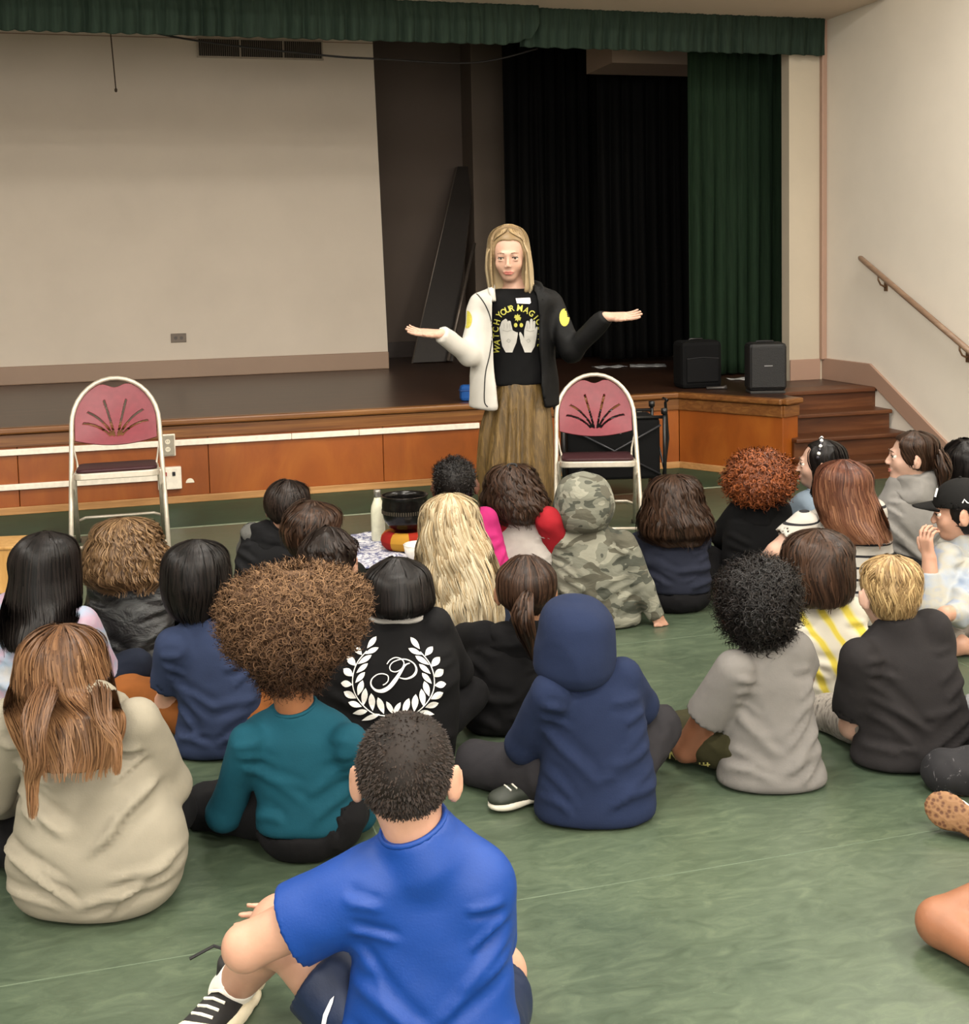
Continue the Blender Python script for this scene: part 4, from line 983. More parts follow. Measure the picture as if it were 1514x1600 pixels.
def make_hair(key, e, org, hc, Rm, s, HY, H, TL, h):
    """H: rows in pixels (top to bottom), mat, n strands, curl amp/freq, rad, gap (face opening deg), stop z"""
    torso = SHAPES[key]['L']; zt = torso['z'][-1]; bk = H.get('bk', 1.22)
    def Yf(t, r):
        p = atY((r[1] + r[2]) / 2, r[0], HY); z = p.z
        if H.get('free'): return HY - .01
        if z < zt + .0:
            x, y, a, b = at_loft(torso, z); back = y - b - H.get('backoff', .012); w = min(1, (zt - z) / .05); return (HY - .012) * (1 - w) + back * w
        return HY - .012
    def bf(t, a): return a * bk
    rows = []
    for r in H['rows']:
        p = atY((r[1] + r[2]) / 2, r[0], HY)
        if p.z < zt and not H.get('free'):
            w = min(1, (zt - p.z) / .06); a = (r[2] - r[1]) / 2 * HY / F; rows.append((r[0], r[1], r[2], max(.03, a * bk * (1 - w) + .03 * w)))
        else: rows.append(r[:3])
    L = make_loft(rows, Yf, bf, smooth=2, n=60, e=2.05)
    f = Rm[:, 1]; S = Shape(); S.loft(L, -H.get('inset', .004), .02, rnd=.012)
    cr_c = hc + Rm @ (np.array([0, -.014, .022]) * s); cr_r = np.array([.073, .090, .080]) * s + H.get('skull', .008)
    if not H.get('noskull'): S.ell(cr_c, cr_r, Rm, .015)
    # face opening
    if H.get('open', True):
        hr = float(np.interp(hc[2], L['z'], L['a'])); hw_ = H.get('ow', .060)
        face_cut(S, hc, Rm, s, hw_ * 1.02, -.040 + H.get('oz', 0), .094, .034 + H.get('oy', 0))
    if H.get('earcut'):
        for q in (-1, 1): S.ell(hc + Rm @ (np.array([q * .088, .012, -.028]) * s), np.array([.024, .045, .040]) * s, Rm, .01, 's')
        S.ell(hc + Rm @ (np.array([0, -.07, -.115]) * s), np.array([.09, .07, .045]) * s, Rm, .01, 's')
    na_, ns_ = H.get('lump', (.003, 40))
    lo, hi = S.bounds(); fn = S
    hh = min(h, .009); V, Q = polygonise(fn, lo, hi, hh)
    G = np.stack([fn(V + np.eye(3)[i] * .006) - fn(V - np.eye(3)[i] * .006) for i in range(3)], 1); G /= np.linalg.norm(G, axis=1)[:, None] + 1e-9
    V = V + G * (na_ * vnoise(V * np.array([1, 1, H.get('lz', .5)]), ns_, 3, 3))[:, None]
    T = np.zeros((len(V), 4)); T[:, 0] = .12 + .3 * (vnoise(V * np.array([1, 1, .25]), 70, 8, 2) * .5 + .5) * H.get('basetone', 1); T[:, 1] = np.clip((L['z'][-1] - V[:, 2]) / (L['z'][-1] - L['z'][0]), 0, 1); T[:, 3] = 1
    rg = np.random.default_rng(len(key) * 13 + 5)
    N = H.get('n', 700); K = H.get('k', 14)
    style = H.get('style', 'flow'); rad0 = H.get('rad', .0022)
    def surf(phi_, z_, off):
        a = np.interp(z_, L['z'], L['a']) + off; b = np.interp(z_, L['z'], L['b']) + off
        e_ = L['e']; c_, s_ = np.cos(phi_), np.sin(phi_)
        return np.stack([np.interp(z_, L['z'], L['x']) + a * s_, np.interp(z_, L['z'], L['y']) - b * c_, z_], -1)
    zT, zB = L['z'][-1], L['z'][0]
    if style == 'flow':
        u = rg.uniform(-1, 1, N); phi0 = u * math.pi * H.get('arc', .78)
        fang = math.atan2(f[0], f[1]); phi0 = phi0 + 0 - fang * 1.0          # strands centred opposite to the face
        t0 = rg.uniform(0, 1, N) ** H.get('tp', 1.5) * H.get('t0', .6); t1 = np.minimum(1.0 + H.get('ragged', .05) * rg.uniform(-1, 1, N), 1.05)
        lk = H.get('lock', max(30, N // 9)); li = rg.integers(0, lk, N); lu = rg.uniform(-1, 1, lk); l0 = rg.uniform(0, 1, lk) ** H.get('tp', 1.5) * H.get('t0', .6); l1 = -rg.uniform(0, 1, lk) ** 1.3; lp = rg.uniform(0, 6.28, lk)
        jl = H.get('lj', .03); u = lu[li] + rg.normal(size=N) * jl; phi0 = u * math.pi * H.get('arc', .78) - fang; t0 = np.clip(l0[li] + rg.uniform(-.02, .05, N), 0, .9); t1 = np.minimum(1.0 + H.get('ragged', .05) * (l1[li] + rg.uniform(-.3, .1, N)), 1.05)
        if H.get('layer'): t1 = np.where(rg.uniform(size=N) < H['layer'], t0 + rg.uniform(.2, .6, N), t1); t1 = np.minimum(t1, 1.04)
        tt = np.linspace(0, 1, K)[None, :]; t = t0[:, None] + (t1 - t0)[:, None] * tt
        # crown-dense parametrisation: equal arc on the dome
        z = zT - (zT - zB) * t ** H.get('zp', 1.25); cl = np.round(u * H.get('clumps', 24)) ; cph = lp[li]
        ph = phi0[:, None] + H.get('wave', .04) * np.sin(t * H.get('wf', 14) + cph[:, None] + .5 * rg.uniform(-1, 1, N)[:, None]) * np.minimum(1, t * 2.5) + H.get('swirl', 0) * (1 - t)
        off = .002 + rg.uniform(-.003, .003, N)[:, None] + (rg.uniform(-.003, H.get('puff', .004), lk)[li])[:, None] + H.get('amp', 0) * np.sin(t * H.get('wf', 14) * 1.1 + cph[:, None] + 1)
        P = surf(ph, np.clip(z, zB - .03, zT), off); P[..., 2] = z
        if H.get('camp'):
            w = H.get('cf', 60) * t * (1 + .25 * np.sin(lp[li]))[:, None] + lp[li][:, None] * 3 + rg.normal(size=N)[:, None] * .22; A_ = H['camp'] * np.minimum(1, tt * 4)
            P[..., 0] += A_ * np.cos(w); P[..., 1] += A_ * np.sin(w) * .8; P[..., 2] += A_ * np.sin(w + 1) * .5
    else:  # afro / tight curls / short tufts: strands rooted on the volume
        u = rg.uniform(-1, 1, N); phi0 = u * math.pi * H.get('arc', 1.0); t = rg.uniform(0, 1, N) ** 1.35; z = zT - (zT - zB) * t
        fang = math.atan2(f[0], f[1]); phi0 = phi0 - fang
        P0 = surf(phi0, z, np.full(N, -.004)); nrm = np.stack([np.sin(phi0), -np.cos(phi0), (.9 - 1.6 * t)], -1); nrm /= np.linalg.norm(nrm, axis=1)[:, None]
        Ls = H.get('len', .03) * rg.uniform(.6, 1.3, N); comb = np.array(H.get('comb', (0, 0, 0)), float)
        tt = np.linspace(0, 1, K)[None, :, None]; dv = unit_rows(nrm * H.get('lift', 1.0) + rg.normal(size=(N, 3)) * H.get('rand', .5) + comb)
        P = P0[:, None, :] + dv[:, None, :] * Ls[:, None, None] * tt
        ax = unit_rows(np.cross(dv, rg.normal(size=(N, 3)))); bx2 = np.cross(dv, ax); w = (H.get('cf', 9) * tt[..., 0] + rg.uniform(0, 6.28, N)[:, None])[..., None]
        A_ = H.get('camp', .006) * np.minimum(1, tt * 2) * rg.uniform(.6, 1.3, N)[:, None, None]
        P = P + ax[:, None, :] * A_ * np.cos(w) + bx2[:, None, :] * A_ * np.sin(w)
    if not H.get('noskull'):
        if style == 'flow':
            q = ((P - cr_c) @ Rm) / (cr_r + .001); kk = np.linalg.norm(q, axis=2, keepdims=True); lift_ = 1.0 + np.abs(off)[..., None] * 8 if np.ndim(off) == 2 else 1.0
            P = np.where(kk < lift_, cr_c + (P - cr_c) / np.maximum(kk, .05) * lift_, P)
        else:
            r_ = P[:, :1] - cr_c; q = (r_ @ Rm) / cr_r; kk = np.linalg.norm(q, axis=2, keepdims=True); P = P + np.where(kk < .98, r_ / np.maximum(kk, .05) * .98 - r_, 0)
    # drop strands over the face opening
    mid = P[:, K // 2] - hc; loc = mid @ Rm / s
    if H.get('open', True): keep = ~((loc[:, 1] > .045) & (loc[:, 2] < .035) & (np.abs(loc[:, 0]) < .07))
    else: keep = np.ones(N, bool)
    if H.get('earcut'):
        allp = (P - hc) @ Rm / s; bad = ((np.abs(allp[..., 0]) > .062) & (allp[..., 2] < .014) & (allp[..., 1] > -.02)) | (allp[..., 2] < -.072); keep &= ~bad.any(1)
    P = P[keep]; N = len(P)
    tone = np.clip(rg.beta(1.6, 2.0, N) + .0, 0, 1); rad = rad0 * rg.uniform(.7, 1.3, N)[:, None] * np.interp(np.linspace(0, 1, K), [0, .2, .7, 1], [.7, 1, .9, .25])[None, :]
    V2, Q2, T2 = tubes(P, rad, tone, ctr=hc); 
    if style != 'flow': T2[:, 1] = np.clip((zT - V2[:, 2]) / (zT - zB), 0, 1)
    V2[:, 2] = np.maximum(V2[:, 2], .003)
    VV = np.concatenate([V, V2]) - np.array(org); QQ = np.concatenate([Q, Q2 + len(V)]); TT = np.concatenate([T, T2])
    return np_mesh('hair', VV, QQ, H['mat'], e, tone=TT)
def unit_rows(v): return v / (np.linalg.norm(v, axis=-1, keepdims=True) + 1e-9)
# flat prints on cloth: photo-space outlines dropped onto the garment surface
def printed(name, objs, polys, mat, parent, org, off=.003, sub=6.0, label=None):
    dg = bpy.context.evaluated_depsgraph_get(); trees = []
    for o in objs:
        me = o.data; M = np.array(o.parent.location) if o.parent else np.zeros(3)
        n = len(me.vertices); co = np.empty(n * 3, np.float32); me.vertices.foreach_get('co', co); co = co.reshape(-1, 3) + M
        trees.append(BVHTree.FromPolygons([tuple(c) for c in co], [tuple(p.vertices) for p in me.polygons]))
    bm = bmesh.new()
    for poly in polys:
        vs = [bm.verts.new((p[0], p[1], 0)) for p in poly]
        try: bm.faces.new(vs)
        except ValueError: pass
    bmesh.ops.triangulate(bm, faces=bm.faces[:])
    for _ in range(4):
        ed = [x for x in bm.edges if x.calc_length() > sub]
        if not ed: break
        bmesh.ops.subdivide_edges(bm, edges=ed, cuts=1); bmesh.ops.triangulate(bm, faces=bm.faces[:])
    C0 = Vector((0, 0, CAMH)); dead = []
    last = None
    for v in bm.verts:
        d = ray(v.co.x, v.co.y).normalized(); best = None
        for t_ in trees:
            hit = t_.ray_cast(C0, d)
            if hit[0] is not None and (best is None or hit[3] < best[3]): best = hit
        if best is None: dead.append(v); continue
        v.co = best[0] - d * off - Vector(org)
    bmesh.ops.delete(bm, geom=dead, context='VERTS')
    me = bpy.data.meshes.new(name); bm.to_mesh(me); bm.free(); o = link(name, me, mat, parent)
    if label: o['label'] = label
    return o

# ---------------- the children on the floor ----------------
SK_L = skinm('skin_light', 'd8a68c'); SK_M = skinm('skin_tan', 'b58466'); SK_B = skinm('skin_brown', '8a5a40'); SK_D = skinm('skin_deep_brown', '6b4230'); SK_P = skinm('skin_fair', 'dfb49e')
HB = hairm('hair_black', '060505', '261f1d'); HBs = hairm('hair_soft_black', '120d0b', '3d2f28'); HD = hairm('hair_dark_brown', '1c120d', '5a4030')
HBr = hairm('hair_brown', '2e1c12', '7d5638', ('8a6040', 'b58a62')); HRed = hairm('hair_red_curly', '4a2212', 'b8683c'); HAub = hairm('hair_auburn', '3a1c14', '84503c', ('6d4230', 'b88664'))
HBl = hairm('hair_blonde', '9a7c54', 'fbe8c0', ('c8a872', 'fff6dc')); HSB = hairm('hair_sandy_blond', '7a5c38', 'e6c48c'); HAf = hairm('hair_afro_brown', '432a19', 'a47e5a', ('281810', '5f4230'), .7)
HCur = hairm('hair_light_brown_curls', '4a3322', 'b08c64'); HBuz = hairm('hair_cropped_dark', '120e0b', '40322a', None, .6)
P_blk = fabric('black_trousers', '100f12'); P_char = fabric('charcoal_trousers', '343236', .85); P_or = fabric('rust_brown_trousers', '9a5a26', .8, .5); P_ol = fabric('olive_trousers', '3d3a22', .85)
P_grey = mixfabric('marled_grey_trousers', [(.35, '8d857c'), (.55, 'b5ada2'), (.7, '6d665f')], 60, stretch=(1, 1, .3)); P_navy = fabric('navy_trousers', '1b2233')
P_lg = fabric('light_grey_trousers', 'a59d94', .9, .5)
S_shoe = plain('dark_shoe', '23281f', .6); S_tan = plain('grey_shoe', '8a8378', .7)

def tail(key, pts, w, mat, n=160, wave=.006, K=14, rad=.0028, name='ponytail'):
    I = SHAPES[key]; rg = np.random.default_rng(3); pts = np.array([tuple(p) for p in smooth_path(pts, 6)]); idx = np.linspace(0, len(pts) - 1, K); base = np.stack([np.interp(idx, range(len(pts)), pts[:, i]) for i in range(3)], 1)
    ww = np.interp(np.linspace(0, 1, K), np.linspace(0, 1, len(w)), w); o = rg.normal(size=(n, 1, 3)) * .45; o /= np.maximum(1, np.linalg.norm(o, axis=2, keepdims=True))
    P = base[None] + o * ww[None, :, None] + wave * np.sin(np.linspace(0, 9, K)[None, :, None] + rg.uniform(0, 2, (n, 1, 3)))
    V, Q, T = tubes(P, rad * np.interp(np.linspace(0, 1, K), [0, .1, .8, 1], [.8, 1, .9, .3])[None] * np.ones((n, 1)), rg.beta(1.6, 2, n)); np_mesh(name, V - np.array(I['org']), Q, mat, I['e'], tone=T)
R = dome
# 27 boy in blue T-shirt, nearest
def bluearm(S, L, I): pass
person('blue', 'boy with cropped dark hair in a bright blue shirt, nearest to us', 2.12,
    [(1830, 520, 830), (1700, 515, 835), (1600, 524, 820), (1500, 545, 808), (1420, 548, 800), (1365, 535, 790), (1335, 540, 775), (1315, 578, 760), (1300, 610, 715), (1290, 622, 702)],
    (634, 1210, 137, 2.16), SK_L, fabric('royal_blue_jersey', '0044a0', .55, .5, .06, .0), fabric('navy_shorts', '0f2448', .6), None, face=2, nod=-.05,
    arms={'L': [(572, 1390, .02), (384, 1480, .04), (438, 1478, .27)], 'R': [(748, 1385, .03), (745, 1520, .18), (486, 1455, .33)]},
    hands={'R': {'d': (-.95, .05, .22), 'n': (0, -.9, -.1), 't': -1, 'curl': .12, 's': 1.0}, 'L': {'d': (.8, .4, -.1), 'n': (0, 0, -1), 't': 1}}, slv=.60, ar=1.22, h=.0075, hb=.006, bmax=.135, br=.5, sleevek=.035, neckr=.052,
    legs={'L': [(438, 1447, .16), (366, 1548, .33), (300, 1590, .30)], 'toe': (-.34, -.9, 0), 'R': [(780, 1560, .36), (700, 1690, .42), (690, 1720, .5)], 'len': .62}, leg_r=1.12, fold=.0050, fsc=11, lean=.03, sl_r=1.12, shoes=None, group=GROUP)
I = SHAPES['blue']
make_hair('blue', I['e'], I['org'], I['hc'], I['Rm'], I['s'], 2.16, dict(rows=R(1122, 1176, 636, 68) + [(1195, 569, 703), (1218, 572, 700), (1240, 578, 694), (1258, 590, 684), (1268, 605, 670)], mat=HBuz, style='tuft', n=12000, k=4, len=.009, rad=.0011, camp=.0, lift=.45, rand=.22, comb=(0, .1, -.5), earcut=True, lump=(.0015, 60), bk=1.2, basetone=.8), I['L'], .008)
# shoe and sock of the blue boy
I = SHAPES['blue']; leg = dict(I['legsP'])[-1]; an = np.array(leg[2])
dv = unit(np.array(atY(318, 1640, I['D'] + .12)) - an); dv[2] = 0
M_cream = plain('cream_mesh', 'd8cdb2', .8)
S = Shape(); kd = unit(np.array(leg[1]) - an); S.cap(an - kd * .03, an + kd * .055, .046, .043, .01, cut=.0); sdfobj('sock', S, .007, plain('white_sock', 'e8e4da', .85), I['e'], I['org'])
a_ = an.copy(); a_[2] = .085
sh_ = shoe('shoe', a_, (-.34, -.9, 0), plain('black_knit', '151413', .8), I['e'], I['org'], M_cream, 1.12, .006)
S = Shape(); d_ = unit((-.34, -.9, 0)); l_ = np.cross(d_, (0, 0, 1))
for (x, y, z, r) in ((.13, 0, -.052, (.050, .047, .028)), (.06, -.034, -.062, (.08, .012, .018)), (.06, .036, -.062, (.08, .012, .018)), (-.055, 0, -.045, (.022, .034, .030))):
    S.ell(a_ + (d_ * x + l_ * y + np.array([0, 0, z])) * 1.12, np.array(r) * 1.12, np.stack([d_, l_, np.array([0, 0, 1.])], 1), .01)
sdfobj('shoe_panel', S, .006, M_cream, I['e'], I['org'])
S = MB(); S.tube([a_ + np.array([-.01, .03, .025]), a_ + np.array([-.05, .045, .03]), a_ + np.array([-.10, .035, .008])], .0035, 6); S.build('pull_tab', plain('black_tab', '101010', .7), I['e']).location = [-x for x in I['org']]
printed('side_stripe', [I['pants']], [[(500, 1610), (505, 1585), (516, 1562), (522, 1556), (520, 1566), (511, 1590), (507, 1612)]], plain('stripe_white', 'dcdce0', .7), I['e'], I['org'])

# 25 navy hoodie, hood up
person('navyhood', 'child in a plain navy hoodie with the hood up', 3.30,
    [(1345, 880, 990), (1325, 845, 1008), (1285, 828, 1024), (1240, 832, 1026), (1190, 842, 1022), (1120, 842, 1014), (1085, 836, 1006), (1062, 848, 992), (1045, 868, 970), (1035, 885, 950)],
    (894, 1000, 92, 3.38), SK_M, fabric('navy_fleece', '232f4e', .95, .4, .08), P_char, None, face=-3,
    arms={'L': [(862, 1085, .0), (818, 1165, .10), (845, 1200, .30)]},
    legs={'L': [(745, 1192, .26), (842, 1284, .12), (800, 1300, .08)], 'len': 2.0}, h=.011, fold=.005, fsc=11, br=.62,
    hood=R(932, 988, 898, 60) + [(1000, 833, 960), (1020, 832, 961), (1040, 832, 958), (1055, 842, 948), (1066, 862, 935)], shoes=S_shoe, shoe_at='L', ar=1.12, ears=False)
# 17 grey tee
person('greytee', 'child with short curly black hair in a plain grey short-sleeved shirt', 3.50,
    [(1282, 1150, 1262), (1268, 1122, 1285), (1235, 1110, 1298), (1180, 1122, 1284), (1110, 1142, 1274), (1060, 1134, 1272), (1030, 1136, 1262), (1014, 1152, 1240), (1004, 1170, 1220), (996, 1185, 1208)],
    (1182, 955, 88, 3.58), SK_B, fabric('heather_grey_jersey', '87837f', .9, .5, .08), P_ol, dict(rows=R(882, 925, 1186, 58) + [(945, 1124, 1243), (970, 1130, 1238), (990, 1145, 1225), (1004, 1165, 1210)], mat=HB, style='tuft', n=4600, k=12, len=.042, rad=.0013, camp=.010, cf=13, lift=.7, rand=1.2, comb=(0, 0, -.2), lump=(.008, 30), earcut=False, bk=1.1), face=-8,
    arms={'L': [(1148, 1050, .0), (1070, 1172, .12), (1118, 1168, .25)]}, slv={'L': .56, 'R': .6}, ar=1.08, hands={'L': {'d': (.8, .5, .1), 'n': (0, 0, -1), 't': -1}},
    legs={'L': [(1036, 1190, .26), (1150, 1230, .45), (1180, 1240, .5)], 'R': [(1245, 1160, .2), (1150, 1190, .40), (1120, 1195, .45)], 'len': 2.0}, fsc=11, fold=.0055, sl_r=1.15)
# 18 charcoal tee, blond
person('blond', 'blond boy in a charcoal T-shirt and grey marled trousers, at the right', 3.62,
    [(1248, 1365, 1475), (1232, 1335, 1505), (1195, 1322, 1516), (1120, 1345, 1516), (1050, 1338, 1500), (1010, 1332, 1486), (990, 1348, 1465), (976, 1365, 1445), (966, 1376, 1430)],
    (1388, 925, 80, 3.70), SK_P, fabric('charcoal_jersey', '2d2a2b', .9, .5, .08), P_grey, dict(rows=R(868, 898, 1392, 45) + [(915, 1346, 1438), (940, 1350, 1434), (958, 1362, 1426), (972, 1378, 1418)], mat=HSB, style='flow', n=1500, k=10, rad=.0018, wave=.18, wf=9, swirl=.6, amp=.003, t0=.8, ragged=.1, layer=.6, lump=(.003, 50), earcut=True, bk=1.15, lz=.6), face=-14,
    arms={'L': [(1345, 1030, .0), (1330, 1135, .10), (1340, 1140, .30)]}, slv={'L': .75, 'R': .8}, ar=1.08,
    legs={'L': [(1296, 1165, .30), (1380, 1225, .45), (1420, 1235, .5)], 'len': 2.0}, fsc=11, fold=.0055, sl_r=1.12)
# 26 beige hoodie, long brown hair
person('beige', 'girl in a beige hoodie with long brown hair over her shoulders, at the lower left', 2.88,
    [(1438, 80, 215), (1418, 40, 255), (1385, 15, 285), (1330, 8, 300), (1280, 22, 288), (1230, 35, 262), (1180, 35, 245), (1130, 18, 235), (1105, 28, 222), (1085, 65, 185), (1075, 90, 160)],
    (98, 1050, 100, 2.98), SK_P, fabric('beige_fleece', 'a8a08e', .95, .6, .06), P_blk, dict(rows=R(975, 1030, 97, 62) + [(1060, 28, 165), (1085, 16, 172), (1105, 10, 182), (1122, 16, 188), (1145, 26, 186), (1175, 40, 178), (1205, 55, 165)], mat=HBr, style='flow', n=3400, k=20, rad=.0014, wave=.07, wf=9, amp=.004, t0=.6, ragged=.42, layer=.80, lock=240, lj=.016, puff=.010, backoff=.040, zp=1.1, lump=(.004, 40), bk=1.15, clumps=16), face=20,
    arms={'R': [(212, 1130, .02), (262, 1225, .12), (225, 1250, .32)], 'L': [(22, 1130, .02), (-12, 1240, .10), (20, 1260, .3)]}, hood='down', ar=1.2,
    legs={'R': [(268, 1268, .26), (180, 1330, .42), (120, 1340, .5)], 'L': [(-10, 1310, .24), (80, 1340, .4), (130, 1340, .45)], 'len': 2.0}, fsc=9, fold=.009, br=.6, bmax=.17)
tail('beige', [atY(66, 1085, 2.82), atY(56, 1125, 2.70), atY(60, 1180, 2.68), atY(44, 1225, 2.68), atY(54, 1272, 2.68)], [.03, .03, .024, .016, .006], HBr, 300, .007, 18, .0010, 'hair_lock')
tail('beige', [atY(148, 1085, 2.82), atY(162, 1115, 2.72), atY(176, 1155, 2.69), atY(184, 1205, 2.68)], [.03, .022, .014, .005], HBr, 200, .006, 14, .0010, 'hair_lock')
# 22 teal, afro
person('teal', 'girl with a big brown afro in a teal long-sleeved top', 3.10,
    [(1388, 385, 500), (1370, 380, 512), (1335, 380, 528), (1290, 398, 556), (1240, 398, 556), (1180, 386, 560), (1145, 366, 562), (1125, 378, 548), (1112, 400, 530), (1104, 418, 512)],
    (456, 1022, 98, 3.16), skinm('skin_warm_brown', 'a56d48'), fabric('teal_rib_knit', '0f5163', .85, .35, .07), P_blk, dict(rows=[(896, 430, 500), (901, 400, 530), (912, 368, 555), (928, 350, 570), (955, 342, 574), (985, 345, 568), (1010, 358, 548), (1032, 385, 520), (1050, 405, 508), (1070, 413, 500)], mat=HAf, style='tuft', n=9500, k=9, len=.034, rad=.0011, camp=.008, cf=9, lift=.8, rand=1.0, lump=(.018, 17), bk=.85, open=True, inset=.014, basetone=.3), face=12,
    arms={'L': [(388, 1160, .0), (352, 1270, .08), (400, 1255, .24)], 'R': [(545, 1160, .0), (560, 1270, .12), (520, 1260, .3)]}, ar=.95, shirt_lo=.07,
    legs={'L': [(322, 1292, .22), (450, 1330, .4), (500, 1330, .45)], 'R': [(578, 1285, .34), (480, 1320, .46), (430, 1320, .48)], 'len': 2.0}, fsc=12, fold=.0035, br=.55, neckr=.047)
# 21 navy tee rust trousers
person('navytee', 'boy with straight black hair in a faded navy shirt and rust trousers', 3.82,
    [(1208, 300, 385), (1196, 282, 400), (1160, 270, 408), (1100, 282, 410), (1040, 268, 398), (1005, 258, 386), (985, 272, 368), (970, 288, 348), (962, 295, 340)],
    (306, 912, 84, 3.90), SK_L, fabric('faded_navy_jersey', '34405f', .95, .5, .1), P_or, dict(rows=R(843, 885, 306, 52) + [(910, 253, 361), (935, 258, 356), (955, 268, 345), (968, 278, 338)], mat=HB, style='flow', n=1100, k=10, rad=.0024, wave=.05, wf=8, t0=.5, ragged=.06, layer=.4, lump=(.003, 40), bk=1.12), face=12,
    arms={'L': [(272, 1010, .0), (262, 1100, .10), (215, 1075, .26)]}, slv={'L': .62, 'R': .7}, ar=1.02,
    legs={'L': [(200, 1085, .24), (300, 1150, .42), (330, 1150, .5)], 'R': [(412, 1110, .24), (340, 1150, .42), (310, 1150, .45)], 'len': 2.0}, fold=.0055, fsc=11, sl_r=1.1)
# 20 curly, black glossy jacket
LEA = NT('black_glossy_jacket'); v = LEA.coord((1, 1, 1.8)); a = LEA.noise(v, 9, 5, .6, .8); LEA.base(LEA.ramp(a, [(.35, '0c0c0d'), (.52, '19191a'), (.68, '404242')])); LEA.set(Roughness=.5); LEA.bump(a, .7, .02)
person('curly', 'girl with shoulder-length light brown curls in a black jacket, at the left', 4.45,
    [(1100, 165, 262), (1070, 158, 268), (1020, 146, 274), (975, 136, 272), (940, 136, 268), (920, 148, 256), (908, 165, 238), (900, 180, 225)],
    (196, 862, 66, 4.52), SK_P, LEA.m, P_blk, dict(rows=R(808, 838, 195, 44) + [(855, 142, 248), (875, 134, 254), (895, 133, 255), (912, 145, 248), (922, 165, 235)], mat=HCur, style='flow', n=2600, k=40, rad=.0014, wave=.06, wf=7, amp=.003, camp=.0075, cf=26, t0=.7, ragged=.16, layer=.75, lock=420, lj=.008, puff=.022, lump=(.008, 28), basetone=.5, inset=.012, bk=1.1, clumps=30), face=10, ar=1.1, fold=.007, fsc=12)
# 19 black long hair, pastel jacket
PAS = mixfabric('pastel_tie_dye', [(.32, 'cfc9d3'), (.45, 'cfaec2'), (.55, 'a9bcd4'), (.68, 'cfc8c0')], 8, rough=.8)
person('pastel', 'girl with long straight black hair in a pale pastel jacket, at the left edge', 4.05,
    [(1145, 5, 150), (1110, -20, 168), (1060, -32, 165), (1010, -30, 152), (975, -18, 140), (950, 5, 118), (938, 28, 95), (930, 38, 84)],
    (66, 890, 76, 4.13), SK_L, PAS, P_navy, dict(rows=R(830, 870, 72, 50) + [(900, 20, 124), (940, 8, 126), (970, -2, 122), (1000, 0, 100), (1018, 8, 88)], mat=HB, style='flow', n=1200, k=16, rad=.0026, wave=.03, wf=7, t0=.5, ragged=.08, layer=.3, lump=(.002, 30), bk=1.12), face=20,
    arms={'R': [(128, 975, .0), (168, 1055, .08), (212, 1070, .20)]}, slv={'L': 2, 'R': 1.55}, hands={'R': {'d': (.95, .2, -.25), 'n': (0, 0, -1), 't': 1, 'curl': .1}}, ar=1.1, fold=.007, fsc=10)
# 23 laurel jacket, black bob
person('laurel', 'child with a black bob, white laurel wreath on the back of a black jacket', 3.64,
    [(1225, 530, 690), (1190, 508, 714), (1120, 498, 722), (1050, 496, 722), (1010, 510, 712), (985, 535, 695), (970, 560, 678), (962, 580, 665), (957, 592, 655)],
    (622, 925, 76, 3.72), SK_L, fabric('black_jacket_cloth', '0e0d0f', .85, .3), P_blk, dict(rows=R(875, 910, 621, 52) + [(925, 566, 677), (940, 565, 679), (950, 572, 674), (956, 582, 665)], mat=HB, style='flow', n=1100, k=12, rad=.0022, wave=.03, wf=6, t0=.4, ragged=.03, layer=.2, lump=(.002, 30), bk=1.15), face=6, ar=1.15, fold=.003, fsc=9, br=.5, slv=2)
# 24 ponytail, black hoodie
person('pony', 'girl with a brown ponytail in a black hoodie', 3.96,
    [(1200, 745, 850), (1170, 730, 862), (1110, 722, 868), (1050, 722, 868), (1015, 730, 862), (995, 752, 850), (982, 780, 845), (975, 795, 838)],
    (822, 922, 78, 4.04), SK_M, fabric('black_fleece', '100f11', .95, .45), P_blk, None, face=-4, hood='down', ar=1.12, fold=.006)
I = SHAPES['pony']
make_hair('pony', I['e'], I['org'], I['hc'], I['Rm'], I['s'], 4.04, dict(rows=R(873, 905, 822, 46) + [(918, 776, 869), (935, 780, 864), (950, 795, 850), (960, 808, 842)], mat=HD, style='flow', n=1300, k=10, rad=.002, wave=.02, t0=.5, ragged=.02, lump=(.002, 40), bk=1.15, earcut=False), I['L'], .009)
tail('pony', [atY(822, 930, 3.91), atY(820, 940, 3.86), atY(818, 970, 3.84), atY(824, 1005, 3.86), atY(836, 1030, 3.90)], [.012, .022, .035, .03, .02, .006], HD)
mb = MB(); c = atY(822, 932, 3.905); mb.tube([c + Vector((math.cos(a) * .017, .0, math.sin(a) * .014)) for a in np.linspace(0, 2 * math.pi, 13)], .005, 6, cap=False)
mb.build('hair_tie', plain('black_elastic', '0c0c0c', .7), SHAPES['pony']['e'], True).location = [-x for x in SHAPES['pony']['org']]
